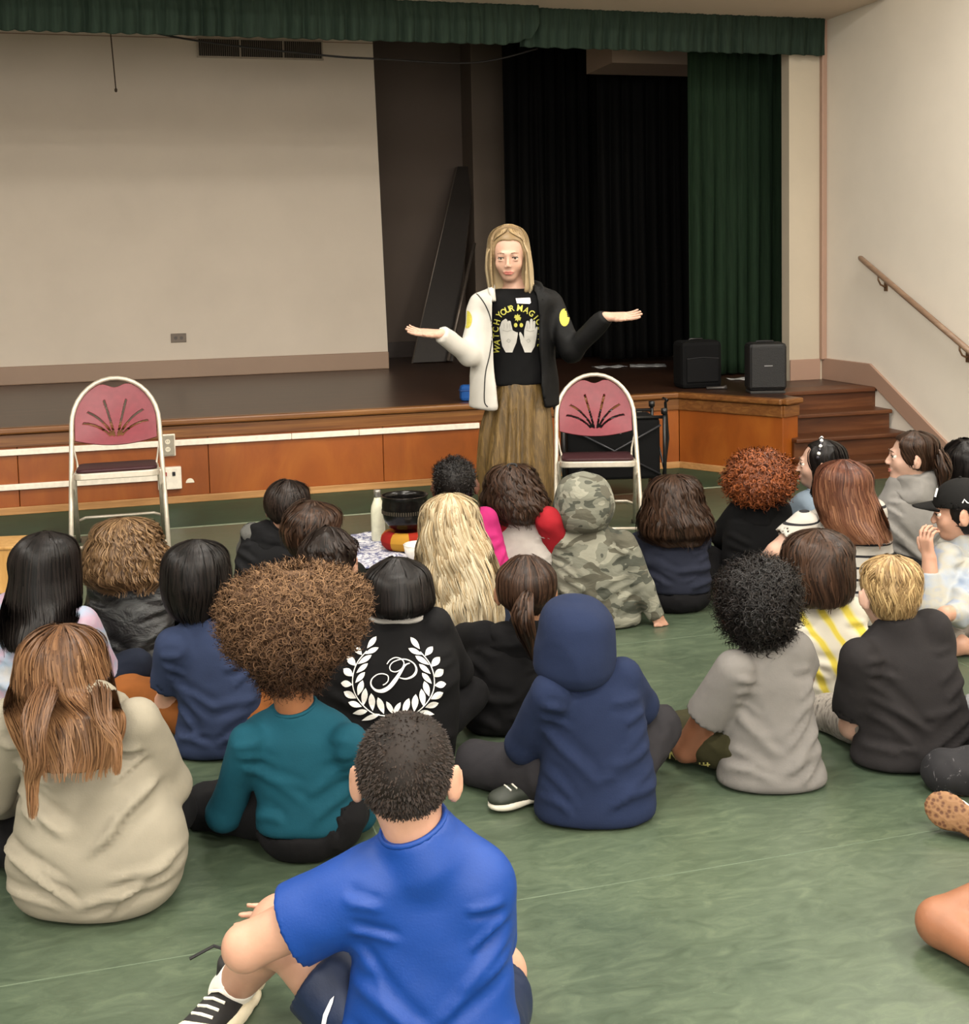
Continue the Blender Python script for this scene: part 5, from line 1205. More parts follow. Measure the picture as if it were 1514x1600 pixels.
# 16 bob, yellow tie dye
t = NT('yellow_tie_dye'); v = t.coord((1, 1, 1), rot=(0, .55, 0)); w_ = t.n('ShaderNodeTexWave', wave_type='BANDS', bands_direction='X'); w_.inputs['Scale'].default_value = 4.5; w_.inputs['Distortion'].default_value = 3.5; w_.inputs['Detail'].default_value = 3; t.l(v, w_.inputs['Vector'])
t.base(t.ramp(w_.outputs['Fac'], [(.45, 'b5b0a2'), (.72, 'bab382'), (.9, 'b8a73c')])); t.set(Roughness=.9); YTD = t.m
person('yellow', 'child with a brown bob in a white and yellow tie-dyed shirt', 4.15,
    [(1150, 1225, 1340), (1110, 1218, 1350), (1050, 1214, 1352), (1000, 1212, 1358), (975, 1222, 1352), (957, 1240, 1340), (945, 1255, 1320), (938, 1262, 1308)],
    (1282, 888, 82, 4.23), SK_L, YTD, P_lg, dict(rows=R(826, 865, 1278, 54) + [(890, 1219, 1332), (915, 1222, 1331), (932, 1228, 1328), (944, 1240, 1320)], mat=HD, style='flow', n=1200, k=12, rad=.0026, wave=.12, wf=9, amp=.003, t0=.5, ragged=.06, layer=.35, lump=(.004, 30), bk=1.15, swirl=.3), face=-12, slv=.7, fold=.006, legs={'kx': .12})
# 8 camo hoodie, hood up
t = NT('camouflage_print'); v = t.coord((1, 1, 1.7)); a = t.noise(v, 9, 2, .4, .7); b = t.noise(t.coord((1, 1, 1.7), loc=(3, 1, 2)), 10, 2, .4, .7)
c1 = t.ramp(a, [(0, '3f4138'), (.43, '6a6a5e'), (.56, '828173')], True); k2 = t.ramp(b, [(0, (0, 0, 0, 1)), (.57, (1, 1, 1, 1))], True)
mx = t.n('ShaderNodeMix', data_type='RGBA'); t.l(k2, mx.inputs[0]); t.l(c1, mx.inputs[6]); mx.inputs[7].default_value = lin('4f4d41'); t.base(mx.outputs[2]); t.set(Roughness=.95); CAMO = t.m
t.bump(t.noise(t.coord((1, 1, 2)), 8, 3, .5, .9), .4, .03)
person('camo', 'child in a grey-green camouflage hoodie with the hood up, leaning on the right hand', 5.14,
    [(1010, 935, 990), (998, 905, 1003), (960, 885, 1003), (915, 872, 998), (875, 862, 990), (845, 864, 980), (828, 880, 962), (816, 898, 945), (808, 905, 935)],
    (911, 792, 68, 5.20), SK_L, CAMO, P_blk, None, face=-8, lean=.05,
    arms={'R': [(972, 850, .0), (1003, 918, -.02), (1027, 965, -.02)], 'L': [(880, 850, 0), (868, 920, .08), (890, 930, .25)]}, hands={'R': {'d': (.5, -.25, -.8), 'n': (-.3, .5, -.4), 't': -1, 'curl': .12, 's': .9}}, hb=.0075,
    hood=R(738, 775, 912, 44) + [(790, 864, 963), (805, 866, 962), (818, 872, 955), (828, 885, 945)], ears=False, ar=1.12)
# 9 dark wavy hair, navy shirt
person('wavy', 'girl with dark wavy hair and a bare lower back, right of the camouflage hoodie', 5.32,
    [(972, 1020, 1108), (940, 1012, 1114), (900, 1003, 1112), (868, 998, 1108), (845, 1006, 1100), (832, 1020, 1088), (824, 1032, 1078)],
    (1056, 788, 60, 5.38), SK_L, fabric('dark_slate_jersey', '2b2f3f', .95, .5), P_blk, dict(rows=R(740, 772, 1054, 40) + [(785, 1010, 1096), (810, 1000, 1108), (832, 998, 1112), (845, 1012, 1106), (855, 1035, 1100)], mat=HD, style='flow', n=1800, k=36, rad=.0016, wave=.06, wf=9, amp=.004, camp=.0065, cf=17, lock=260, lj=.01, puff=.014, inset=.01, t0=.5, ragged=.12, layer=.4, lump=(.006, 30), bk=1.1), face=-12, shirt_lo=.085, slv=.8)
# 10 red afro, black hoodie
person('redcurl', 'child with a round mop of red curls in a black hoodie', 5.50,
    [(945, 1140, 1235), (915, 1128, 1245), (880, 1126, 1248), (840, 1128, 1245), (815, 1136, 1238), (800, 1150, 1225), (790, 1165, 1212), (784, 1172, 1205)],
    (1187, 752, 56, 5.56), SK_P, fabric('jet_black_fleece', '0c0c0e', .95, .4), P_blk, dict(rows=[(711, 1172, 1200), (716, 1155, 1218), (728, 1142, 1232), (745, 1134, 1238), (762, 1134, 1236), (775, 1142, 1228), (783, 1155, 1215)], mat=HRed, style='tuft', n=2200, k=9, len=.04, rad=.0028, camp=.010, cf=10, lift=.7, rand=1, lump=(.010, 30), bk=1.0), face=-14, hood='down', ar=1.1)
# 7 long blonde
person('blonde', 'girl with very long wavy blonde hair in a white top', 4.58,
    [(1050, 675, 765), (1015, 660, 778), (960, 652, 784), (920, 654, 780), (885, 662, 768), (868, 680, 752), (858, 692, 738)],
    (708, 822, 66, 4.66), SK_P, fabric('off_white_top', 'd8cfc0', .9), P_navy, dict(rows=R(770, 805, 703, 42) + [(825, 658, 750), (860, 654, 766), (900, 652, 778), (940, 656, 784), (975, 665, 782), (1000, 690, 765), (1015, 705, 750)], mat=HBl, style='flow', n=2400, k=26, rad=.0020, wave=.07, wf=20, amp=.007, t0=.5, ragged=.16, layer=.45, lock=130, lj=.02, puff=.01, lump=(.004, 24), bk=1.1, clumps=20), face=4, ar=1.0)
# 6 curly brown, white shirt red sleeves
person('raglan', 'child with curly brown hair in a white top with red sleeves', 5.14,
    [(975, 765, 868), (930, 760, 870), (880, 757, 871), (845, 760, 868), (825, 768, 860), (812, 782, 848), (805, 790, 838)],
    (802, 768, 56, 5.20), SK_L, fabric('white_jersey', 'd2cbc4', .9), P_navy, dict(rows=R(724, 748, 800, 34) + [(760, 762, 840), (780, 756, 850), (800, 758, 852), (812, 775, 845), (820, 790, 838)], mat=HD, style='flow', n=1800, k=40, rad=.0015, wave=.06, wf=9, amp=.005, camp=.007, cf=20, lock=260, lj=.01, puff=.018, inset=.01, t0=.6, ragged=.15, layer=.5, lump=(.008, 30), bk=1.1), face=0, slv=.3, legs={'kx': .16, 'ry': .75}, arms={'R': [(856, 816, -.02), (872, 862, .03), (848, 895, .22)]})
I = SHAPES['raglan']; S = Shape()
for side, p in I['armsP']:
    S.cap(p[0] + np.array([0, -.01, .008]), p[1], .062, .054, .02); S.cap(p[1], p[2], .050, .036, .02, cut=0)
sdfobj('sleeves', S, .011, fabric('red_jersey', 'b3202c', .85), I['e'], I['org'], .004, 4)
mb = MB(); c = atY(800, 728, 5.15); mb.tube([c + Vector((math.cos(a) * .02, .01 * math.sin(a), math.sin(a) * .007)) for a in np.linspace(0, 2 * math.pi, 13)], .005, 6, cap=False)
mb.build('hair_tie', MC['black_elastic'], I['e'], True).location = [-x for x in I['org']]
# 5 short black hair, pink
person('pink', 'child with short black hair in a bright pink top', 4.96,
    [(960, 690, 800), (920, 690, 802), (880, 688, 799), (845, 686, 788), (822, 690, 772), (806, 698, 752), (798, 702, 742)],
    (711, 758, 58, 5.00), SK_D, fabric('pink_top', 'cf2f7e', .8, .6), P_blk, dict(rows=R(719, 738, 709, 31) + [(750, 677, 742), (768, 679, 741), (782, 688, 733), (790, 698, 725)], mat=HB, style='tuft', n=2600, k=6, len=.02, rad=.0013, camp=.004, lift=.7, rand=.8, comb=(0, 0, .2), lump=(.005, 40), earcut=True, bk=1.15), face=0, tilt=.05, legs={'kx': .16, 'ry': .6})
# 2 black vest boy
person('vest', 'boy with short dark hair in a black vest with grey sleeves', 5.42,
    [(970, 380, 470), (935, 370, 478), (895, 366, 480), (862, 368, 478), (842, 378, 470), (828, 392, 462), (818, 410, 450)],
    (450, 792, 60, 5.46), SK_L, fabric('black_padded_vest', '17171a', .8, .5), P_blk, dict(rows=R(752, 775, 452, 33) + [(785, 417, 487), (802, 420, 486), (815, 430, 478)], mat=HBs, style='flow', n=700, k=9, rad=.0024, wave=.05, t0=.6, ragged=.03, layer=.4, lump=(.003, 40), earcut=True, bk=1.15), face=22, hood='down', slv=.12)
I = SHAPES['vest']; S = Shape()
for side, p in I['armsP']: S.cap(p[0], p[1], .052, .046, .02); S.cap(p[1], p[2], .046, .034, .02, cut=0)
sdfobj('sleeves', S, .011, fabric('grey_sleeve_jersey', '74736f', .9), I['e'], I['org'], .004, 4)
# 3
person('dark3', 'boy with swept dark brown hair, just behind the boy in the black vest', 4.90,
    [(1045, 440, 545), (1000, 432, 555), (950, 432, 552), (915, 440, 545), (895, 455, 530), (882, 468, 515), (876, 475, 508)],
    (486, 832, 70, 4.96), SK_P, fabric('dark_green_jersey', '20241f', .9), P_blk, dict(rows=R(786, 812, 488, 47) + [(825, 438, 535), (845, 442, 532), (862, 452, 522), (872, 465, 512)], mat=HD, style='flow', n=900, k=11, rad=.0028, wave=.14, wf=8, swirl=.6, amp=.003, t0=.6, ragged=.05, layer=.4, lump=(.004, 35), earcut=True, bk=1.15), face=20)
# 4
person('cream4', 'boy with spiky dark hair in a cream top, close behind the big afro', 4.42,
    [(1100, 470, 570), (1050, 455, 580), (1000, 448, 585), (955, 455, 580), (935, 470, 565), (922, 488, 548), (916, 495, 540)],
    (515, 875, 72, 4.48), SK_L, fabric('cream_jersey', 'c9bd9e', .9), P_blk, dict(rows=R(834, 858, 514, 44) + [(872, 468, 560), (890, 472, 558), (904, 485, 548), (914, 500, 535)], mat=HBs, style='flow', n=900, k=9, rad=.0028, wave=.12, wf=12, amp=.008, t0=.8, ragged=.06, layer=.6, lump=(.006, 45), earcut=True, bk=1.15), face=10)
# 12 striped shirt, auburn
t = NT('breton_stripe_jersey'); v = t.coord((1, 1, 1)); n_ = t.noise(v, 3, 2)
sp = t.n('ShaderNodeSeparateXYZ'); t.l(v, sp.inputs[0]); m1 = t.n('ShaderNodeMath', operation='MULTIPLY_ADD'); t.l(n_, m1.inputs[0]); m1.inputs[1].default_value = .05; t.l(sp.outputs[2], m1.inputs[2])
m2 = t.n('ShaderNodeMath', operation='MULTIPLY'); t.l(m1.outputs[0], m2.inputs[0]); m2.inputs[1].default_value = 1 / .047; m3 = t.n('ShaderNodeMath', operation='FRACT'); t.l(m2.outputs[0], m3.inputs[0])
t.base(t.ramp(m3.outputs[0], [(0, '141318'), (.2, 'aaa59d')], True)); t.set(Roughness=.9); STR = t.m
person('stripe', 'girl with long auburn hair in a white shirt with thin black stripes, on the right', 5.08,
    [(1000, 1250, 1385), (960, 1236, 1396), (915, 1232, 1398), (870, 1234, 1396), (830, 1240, 1390), (808, 1252, 1376), (795, 1275, 1355), (786, 1295, 1340)],
    (1318, 768, 68, 5.14), SK_P, STR, P_navy, dict(rows=R(718, 750, 1318, 44) + [(765, 1274, 1362), (790, 1276, 1372), (815, 1285, 1385), (835, 1300, 1392), (850, 1325, 1394)], mat=HAub, style='flow', n=1200, k=18, rad=.003, wave=.05, wf=9, amp=.003, t0=.5, ragged=.14, layer=.3, lump=(.004, 26), bk=1.1), face=-22, ar=1.15,
    arms={'L': [(1258, 822, .0), (1212, 862, -.02), (1170, 900, .10)]}, slv={'L': .62, 'R': 1.0}, fold=.004, sl_r=1.1)
# 11 headband girl in profile
person('headband', 'girl in profile with a jewelled headband and dark hair, before the stairs', 5.72,
    [(905, 1240, 1310), (870, 1236, 1312), (830, 1236, 1310), (800, 1240, 1304), (782, 1248, 1296), (772, 1256, 1288)],
    (1281, 724, 51, 5.72), SK_P, fabric('pale_denim', 'a9bdd0', .8), P_navy, dict(rows=R(688, 712, 1290, 34) + [(725, 1262, 1328), (750, 1266, 1322), (775, 1262, 1310), (800, 1252, 1300)], mat=HB, style='flow', n=700, k=14, rad=.003, wave=.05, t0=.5, ragged=.06, lump=(.003, 30), bk=.9, ow=.075, oy=.0, oz=.02, free=True), face=-76, nod=.05, h=.010, hb=.0065, eyes=True, lean=.0, slv=1.6)
I = SHAPES['headband']; c = I['hc']; Rm = I['Rm']; s = I['s']; mb = MB()
for k, a in enumerate(np.linspace(-1.35, 1.35, 15)):
    p = Vector(c + Rm @ (np.array([math.sin(a) * .100, .018 - .02 * math.cos(a), .02 + math.cos(a) * .098]) * s) - np.array(I['org']))
    sph_obj('headband_bead', p, .0085, plain('pearl', 'e8e6e2', .2) if k % 2 else plain('dark_gem', '2a2830', .2), I['e'])
# 13 grey hoodie girl in profile
person('grey13', 'girl in profile with a dark ponytail in a light grey hoodie', 5.55,
    [(915, 1400, 1488), (885, 1392, 1492), (850, 1380, 1486), (815, 1376, 1480), (785, 1380, 1474), (762, 1392, 1466), (748, 1408, 1455), (742, 1415, 1448)],
    (1424, 712, 54, 5.55), SK_P, fabric('light_grey_fleece', '9c9995', .95, .6), P_blk, dict(rows=R(674, 696, 1430, 36) + [(706, 1402, 1466), (720, 1416, 1464), (734, 1424, 1458)], mat=HD, style='flow', n=600, k=10, rad=.0028, wave=.03, t0=.5, ragged=.03, lump=(.002, 40), bk=.95, ow=.075, oz=.015), face=-80, nod=.06, hood='down', h=.010, hb=.0065, eyes=True, lean=.0, fold=.008)
tail('grey13', [atY(1460, 706, 5.5), atY(1470, 715, 5.48), atY(1474, 738, 5.46), atY(1472, 762, 5.46)], [.014, .035, .045, .035, .01], HD)
# 14 partly seen at the right edge
person('edge14', 'dark-haired child cut off by the right edge, beside the wall', 5.75,
    [(900, 1480, 1560), (860, 1472, 1566), (810, 1474, 1560), (780, 1482, 1550), (765, 1495, 1538), (755, 1502, 1528)],
    (1512, 722, 50, 5.75), SK_L, fabric('dark_blue_fleece', '2c3444', .9), P_blk, dict(rows=R(694, 715, 1506, 30) + [(730, 1476, 1536), (748, 1480, 1532), (760, 1488, 1526)], mat=HB, style='flow', n=600, k=10, rad=.003, wave=.02, t0=.5, ragged=.03, lump=(.002, 40), bk=1.1, ow=.062), face=120, eyes=True, hb=.0075)
# 15 cap boy, tie dye hoodie
TD = mixfabric('blue_white_tie_dye', [(.3, '8fa8cc'), (.45, 'bcc4ce'), (.58, 'c6c2b4'), (.72, '88a6d6')], 7, rough=.9, stretch=(1, 1, 1.5))
person('capboy', 'boy in a pale blue hoodie with his hand to his chin, wearing a cap', 4.82,
    [(1018, 1470, 1570), (990, 1458, 1580), (950, 1455, 1582), (905, 1458, 1580), (870, 1466, 1570), (850, 1480, 1560), (838, 1492, 1545), (830, 1498, 1538)],
    (1500, 798, 62, 4.80), SK_L, TD, P_lg, dict(rows=[(782, 1488, 1530), (795, 1484, 1536), (815, 1486, 1538), (832, 1496, 1534)], mat=HB, style='tuft', n=500, k=8, len=.018, rad=.003, camp=.004, lift=.6, rand=.8, earcut=True, lump=(.006, 40), bk=1.1, ow=.085, oz=.0), face=-70, nod=-.1, h=.010, hb=.006, eyes=True, lean=.0, hood='down', bmax=.15,
    arms={'L': [(1478, 872, -.06), (1455, 948, -.16), (1452, 872, -.13)], 'R': [(1525, 880, -.04), (1500, 960, -.24), (1478, 958, -.30)]}, slv={'L': 1.72, 'R': 1.8}, ar=1.15,
    hands={'L': {'d': (-.15, .1, .9), 'n': (.5, .2, 0), 't': 1, 'curl': .55, 's': .95}, 'R': {'d': (-.75, 0, -.55), 'n': (.2, .5, -.5), 't': 1, 'curl': .45, 's': .95}},
    legs={'yaw': -75, 'L': [(1438, 985, -.05), (1500, 1010, -.2), (1520, 1012, -.2)], 'R': [(1450, 985, .3), (1500, 1000, .2), (1530, 1000, .2)], 'len': 2.0})
I = SHAPES['capboy']; hc, Rm, s = I['hc'], I['Rm'], I['s']; g = lambda x, y, z: hc + Rm @ (np.array([x, y, z]) * s)
cap_e = empty('baseball_cap', tuple(g(0, 0, .02)), 0, 'black baseball cap worn by the boy in the tie-dye hoodie at the right edge', 'cap'); co = g(0, 0, .02)
S = Shape(); S.ell(g(0, -.012, .030), np.array([.090, .106, .095]) * s, Rm, .01); S.ell(g(0, -.012, .02), np.array([.084, .100, .090]) * s, Rm, .003, 's')
S.fn(lambda P: -((P - g(0, 0, .022)) @ Rm[:, 2]), g(0, 0, 0) - .3, g(0, 0, 0) + .3, .003, 'i'); sdfobj('crown', S, .0055, fabric('black_cap_twill', '131211', .8, .15), cap_e, co, floor=False)
V = []; nu, nv = 17, 9
for i in range(nu):
    u = i / (nu - 1) * 2 - 1
    for j in range(nv):
        w = j / (nv - 1); x = u * .078 * (1 - .18 * w * w); y = .070 + (1 - u * u) ** .5 * .025 + w * .075 * max(0.02, (1 - abs(u) ** 2.5)); z = .040 - .018 * u * u - .010 * w
        V.append(g(x, y, z) - co)
o = np_mesh('visor', V, grid_mesh(None, nu, nv), MC['black_cap_twill'], cap_e); m_ = o.modifiers.new('t', 'SOLIDIFY'); m_.thickness = .004; m_.offset = 0
sph_obj('top_button', Vector(g(0, -.012, .127) - co), .006, MC['black_cap_twill'], cap_e)
mb = MB(); 
for (x0_, z0_, x1_, z1_) in ((.035, .088, .035, .045),):
    mb.tube([Vector(g(-.040, .072, .098) - co), Vector(g(-.046, .083, .066) - co)], .004, 6)
mb.build('front_emblem', plain('emblem_white', 'e6e6e6', .6), cap_e)
mb = MB(); q0 = g(-.0905, -.02, .050) - co; mb.tube([q0 + Rm @ np.array([0, .010, -.004]), q0 + Rm @ np.array([0, .002, .010]), q0 + Rm @ np.array([.0, -.006, -.002]), q0 + Rm @ np.array([0, -.012, -.006])], .0028, 5); mb.build('side_emblem', MC['emblem_white'], cap_e)
# 28 right edge: knee and shoe sole
t = NT('black_flecked_leggings'); v = t.coord((1, 1, .6)); a = t.noise(v, 34, 4, .7, 1); t.base(t.ramp(a, [(.62, '141317'), (.70, '6a686b')])); t.set(Roughness=.85); FL = t.m
person('edge28', 'person in flecked black leggings at the right edge with a tan shoe sole', 3.42,
    [(1325, 1600, 1720), (1280, 1575, 1745), (1200, 1580, 1740), (1120, 1580, 1735), (1080, 1595, 1720), (1060, 1620, 1700)],
    (1660, 1000, 95, 3.45), SK_L, fabric('white_flecked_knit', 'b9bcc0', .9), FL, dict(rows=R(945, 985, 1660, 55) + [(1020, 1605, 1715), (1050, 1620, 1700)], mat=HD, style='flow', n=300, k=8, rad=.003), face=-40,
    legs={'yaw': -60, 'L': [(1478, 1218, .02), (1560, 1255, -.02), (1500, 1262, -.02)], 'R': [(1560, 1240, .3), (1650, 1280, .2), (1600, 1290, .2)], 'len': 2.0}, arms={'L': [(1600, 1110, 0), (1600, 1180, .15), (1660, 1190, .3)]})
I = SHAPES['edge28']; S = Shape(); p0, p1 = np.array(atY(1468, 1262, 3.17)), np.array(atY(1550, 1300, 3.10))
GUM = NT('gum_rubber_sole'); v = GUM.coord(); vr = GUM.n('ShaderNodeTexVoronoi', **{'Scale': 75.0}); GUM.l(v, vr.inputs['Vector']); GUM.base(GUM.ramp(vr.outputs['Distance'], [(.25, '5a3720'), (.5, '84603f')])); GUM.set(Roughness=.7); GUM.bump(vr.outputs['Distance'], .5, .004)
ax = unit(p1 - p0); nr = unit(np.array([-.25, -.93, .27])); nr = unit(nr - ax * (nr @ ax)); bt_ = np.cross(ax, nr); Rs = np.stack([ax, bt_, nr], 1)
S.ell(p0 + ax * .02, (.060, .050, .014), Rs, .02); S.ell(p0 + ax * .12, (.07, .046, .014), Rs, .02); S.ell(p0 + ax * .19, (.045, .036, .014), Rs, .02)
so = sdfobj('shoe_sole', S, .006, GUM.m, I['e'], I['org']); so['label'] = 'tan gum rubber sole'
S = Shape(); S.ell(p0 + ax * .04 - nr * .03, (.055, .042, .030), Rs, .02); S.ell(p0 + ax * .15 - nr * .035, (.08, .036, .035), Rs, .02); sdfobj('shoe_upper', S, .007, plain('white_canvas', 'd9d7d0', .8), I['e'], I['org'])
# 29 bottom right: folded bare leg
person('edge29', 'child at the lower right edge with a folded bare leg in view', 2.62,
    [(1590, 1640, 1800), (1540, 1610, 1830), (1440, 1620, 1825), (1340, 1620, 1820), (1290, 1640, 1800), (1265, 1680, 1760)],
    (1720, 1180, 130, 2.65), skinm('skin_russet', 'a87050'), fabric('black_sports_top', '141416', .8), fabric('black_shorts', '121214', .8), dict(rows=R(1100, 1160, 1720, 75) + [(1200, 1645, 1795), (1250, 1665, 1775)], mat=HD, style='flow', n=300, k=8, rad=.003), face=-30,
    legs={'yaw': -75, 'hz': .20, 'L': [(1470, 1442, .0), (1600, 1538, -.20), (1680, 1540, -.22)], 'R': [(1600, 1400, .35), (1680, 1450, .3), (1720, 1460, .3)], 'len': .5}, hb=.008, leg_r=1.02, arms={'L': [(1650, 1300, 0), (1690, 1400, .1), (1750, 1400, .2)], 'R': [(1790, 1300, 0), (1810, 1400, .1), (1770, 1400, .25)]})

# prints on clothes
def ribbon(pts, w0):
    out = []
    P = [Vector((p[0], p[1])) for p in pts]; L_, R__ = [], []
    for i, p in enumerate(P):
        d = (P[min(i + 1, len(P) - 1)] - P[max(i - 1, 0)]).normalized(); n_ = Vector((-d.y, d.x)); w = w0[i] if isinstance(w0, (list, tuple, np.ndarray)) else w0
        L_.append(p + n_ * w / 2); R__.append(p - n_ * w / 2)
    for i in range(len(P) - 1): out.append([tuple(L_[i]), tuple(L_[i + 1]), tuple(R__[i + 1]), tuple(R__[i])])
    return out
def curve2(pts, n=8): return [(p.x, p.y) for p in smooth_path([(a, b, 0) for a, b in pts], n)]
def leaf(cx, cy, L_, W_, ang):
    a = math.radians(ang); d = (math.cos(a), math.sin(a)); n_ = (-d[1], d[0]); out = []
    for t in np.linspace(0, 1, 7): w = W_ / 2 * math.sin(math.pi * t ** .85) ; out.append((cx + d[0] * L_ * (t - .5) + n_[0] * w, cy + d[1] * L_ * (t - .5) + n_[1] * w))
    for t in np.linspace(1, 0, 7)[1:-1]: w = W_ / 2 * math.sin(math.pi * t ** .85); out.append((cx + d[0] * L_ * (t - .5) - n_[0] * w, cy + d[1] * L_ * (t - .5) - n_[1] * w))
    return out
M_pw = plain('white_jacket_print', 'e9e7e2', .7)
Z = lambda x, y: (500 + x / 6.308, 960 + y / 6.311)
lv = [(510, 275, 150, 55, 128), (375, 355, 120, 62, 50), (510, 358, 150, 50, 155), (310, 460, 130, 72, 48), (440, 445, 165, 52, 147), (278, 572, 120, 75, 38), (415, 530, 150, 50, 140), (262, 685, 115, 68, 8), (395, 622, 145, 52, 132), (295, 795, 140, 68, 28), (397, 725, 160, 62, 108), (345, 888, 140, 60, 18), (437, 815, 180, 62, 98), (395, 965, 150, 55, 170), (512, 865, 175, 66, 85), (600, 900, 175, 66, 70), (500, 1015, 190, 50, 160), (692, 925, 155, 50, 60)]
polys = []
for (x, y, L_, W_, an_) in lv:
    c = Z(x, y); polys.append(leaf(c[0], c[1], L_ / 6.3, W_ / 6.3, an_))
    c = Z(1448 - x, y + 8); polys.append(leaf(c[0], c[1], L_ / 6.3, W_ / 6.3, 180 - an_))
stem = curve2([Z(460, 360), Z(370, 470), Z(325, 600), Z(330, 740), Z(400, 870), Z(520, 975), Z(640, 1000)], 5); polys += ribbon(stem, 1.6)
stem = curve2([Z(988, 368), Z(1078, 478), Z(1123, 608), Z(1118, 748), Z(1048, 878), Z(928, 983), Z(830, 1005)], 5); polys += ribbon(stem, 1.6)
pst = curve2([Z(885, 480), Z(840, 500), Z(800, 560), Z(740, 650), Z(680, 720), Z(610, 755), Z(545, 745), Z(503, 695), Z(510, 640), Z(560, 595), Z(620, 585), Z(668, 605), Z(672, 650), Z(650, 680), Z(620, 697)], 6)
ww = np.interp(np.linspace(0, 1, len(pst)), [0, .1, .22, .34, .45, .6, 1], [1.2, 3, 6.5, 6.5, 3, 1.6, 1.6]); polys += ribbon(pst, list(ww))
pb = curve2([Z(660, 490), Z(690, 450), Z(745, 425), Z(800, 440), Z(828, 480), Z(805, 535), Z(750, 565), Z(700, 555), Z(688, 515), Z(720, 470), Z(800, 442), Z(870, 450), Z(930, 490), Z(950, 550), Z(920, 605), Z(850, 635), Z(785, 625)], 6)
ww = np.interp(np.linspace(0, 1, len(pb)), [0, .3, .6, .75, .85, 1], [1.4, 1.8, 1.4, 2, 4, 1.4]); polys += ribbon(pb, list(ww))
I = SHAPES['laurel']; printed('back_print', [I['sh']], polys, M_pw, I['e'], I['org'], .004, 4, 'white laurel wreath around a script letter P')
nx, ny, na, nb = at_loft(I['L'], I['L']['z'][-1] - .012)
mb = MB(); mb.tube([(nx + na * 1.0 * math.sin(a) - I['org'][0], ny - nb * 1.12 * math.cos(a) - I['org'][1], I['L']['z'][-1] - .012) for a in np.linspace(-1.6, 1.6, 15)], .011, 6, flat=.9); mb.build('collar', fabric('white_collar_rib', 'dcd8d2', .8), I['e'], True)
# yellow prints on olive trousers
I = SHAPES['greytee']; yp = []
Zt = lambda x, y: (1000 + x / 2.946, 840 + y / 2.946)
yp += ribbon([Zt(110, 1060), Zt(115, 1000), Zt(140, 985), Zt(168, 1020), Zt(150, 1030), Zt(165, 1050), Zt(125, 1065), Zt(112, 1035)], 3); yp += ribbon([Zt(140, 985), Zt(135, 1030), Zt(158, 1055)], 2.2)
for a in range(6): yp += ribbon([Zt(196 + 8 * math.cos(a), 1040 + 8 * math.sin(a)), Zt(196 + 22 * math.cos(a), 1040 + 20 * math.sin(a))], 1.6)
yp += ribbon([Zt(250, 1040), Zt(262, 1090), Zt(320, 1075)], 2.6)
for x in (262, 280, 298, 316): yp += ribbon([Zt(x - 6, 1035), Zt(x, 1075)], 2.4)
yp += ribbon([Zt(255, 1052), Zt(322, 1045)], 2)
yp += ribbon([Zt(38, 968), Zt(62, 1010), Zt(68, 975), Zt(45, 965)], 2.6)
printed('leg_print', [I['pants']], yp, plain('yellow_print', 'd8cd7a', .8), I['e'], I['org'], .004, 4, 'yellow line drawings printed on the leg')
I = SHAPES['greytee']; sph_obj('earring', Vector(atY(1137, 984, I['hc'][1] - .02)) - Vector(I['org']), .006, MC['pearl'], I['e'])

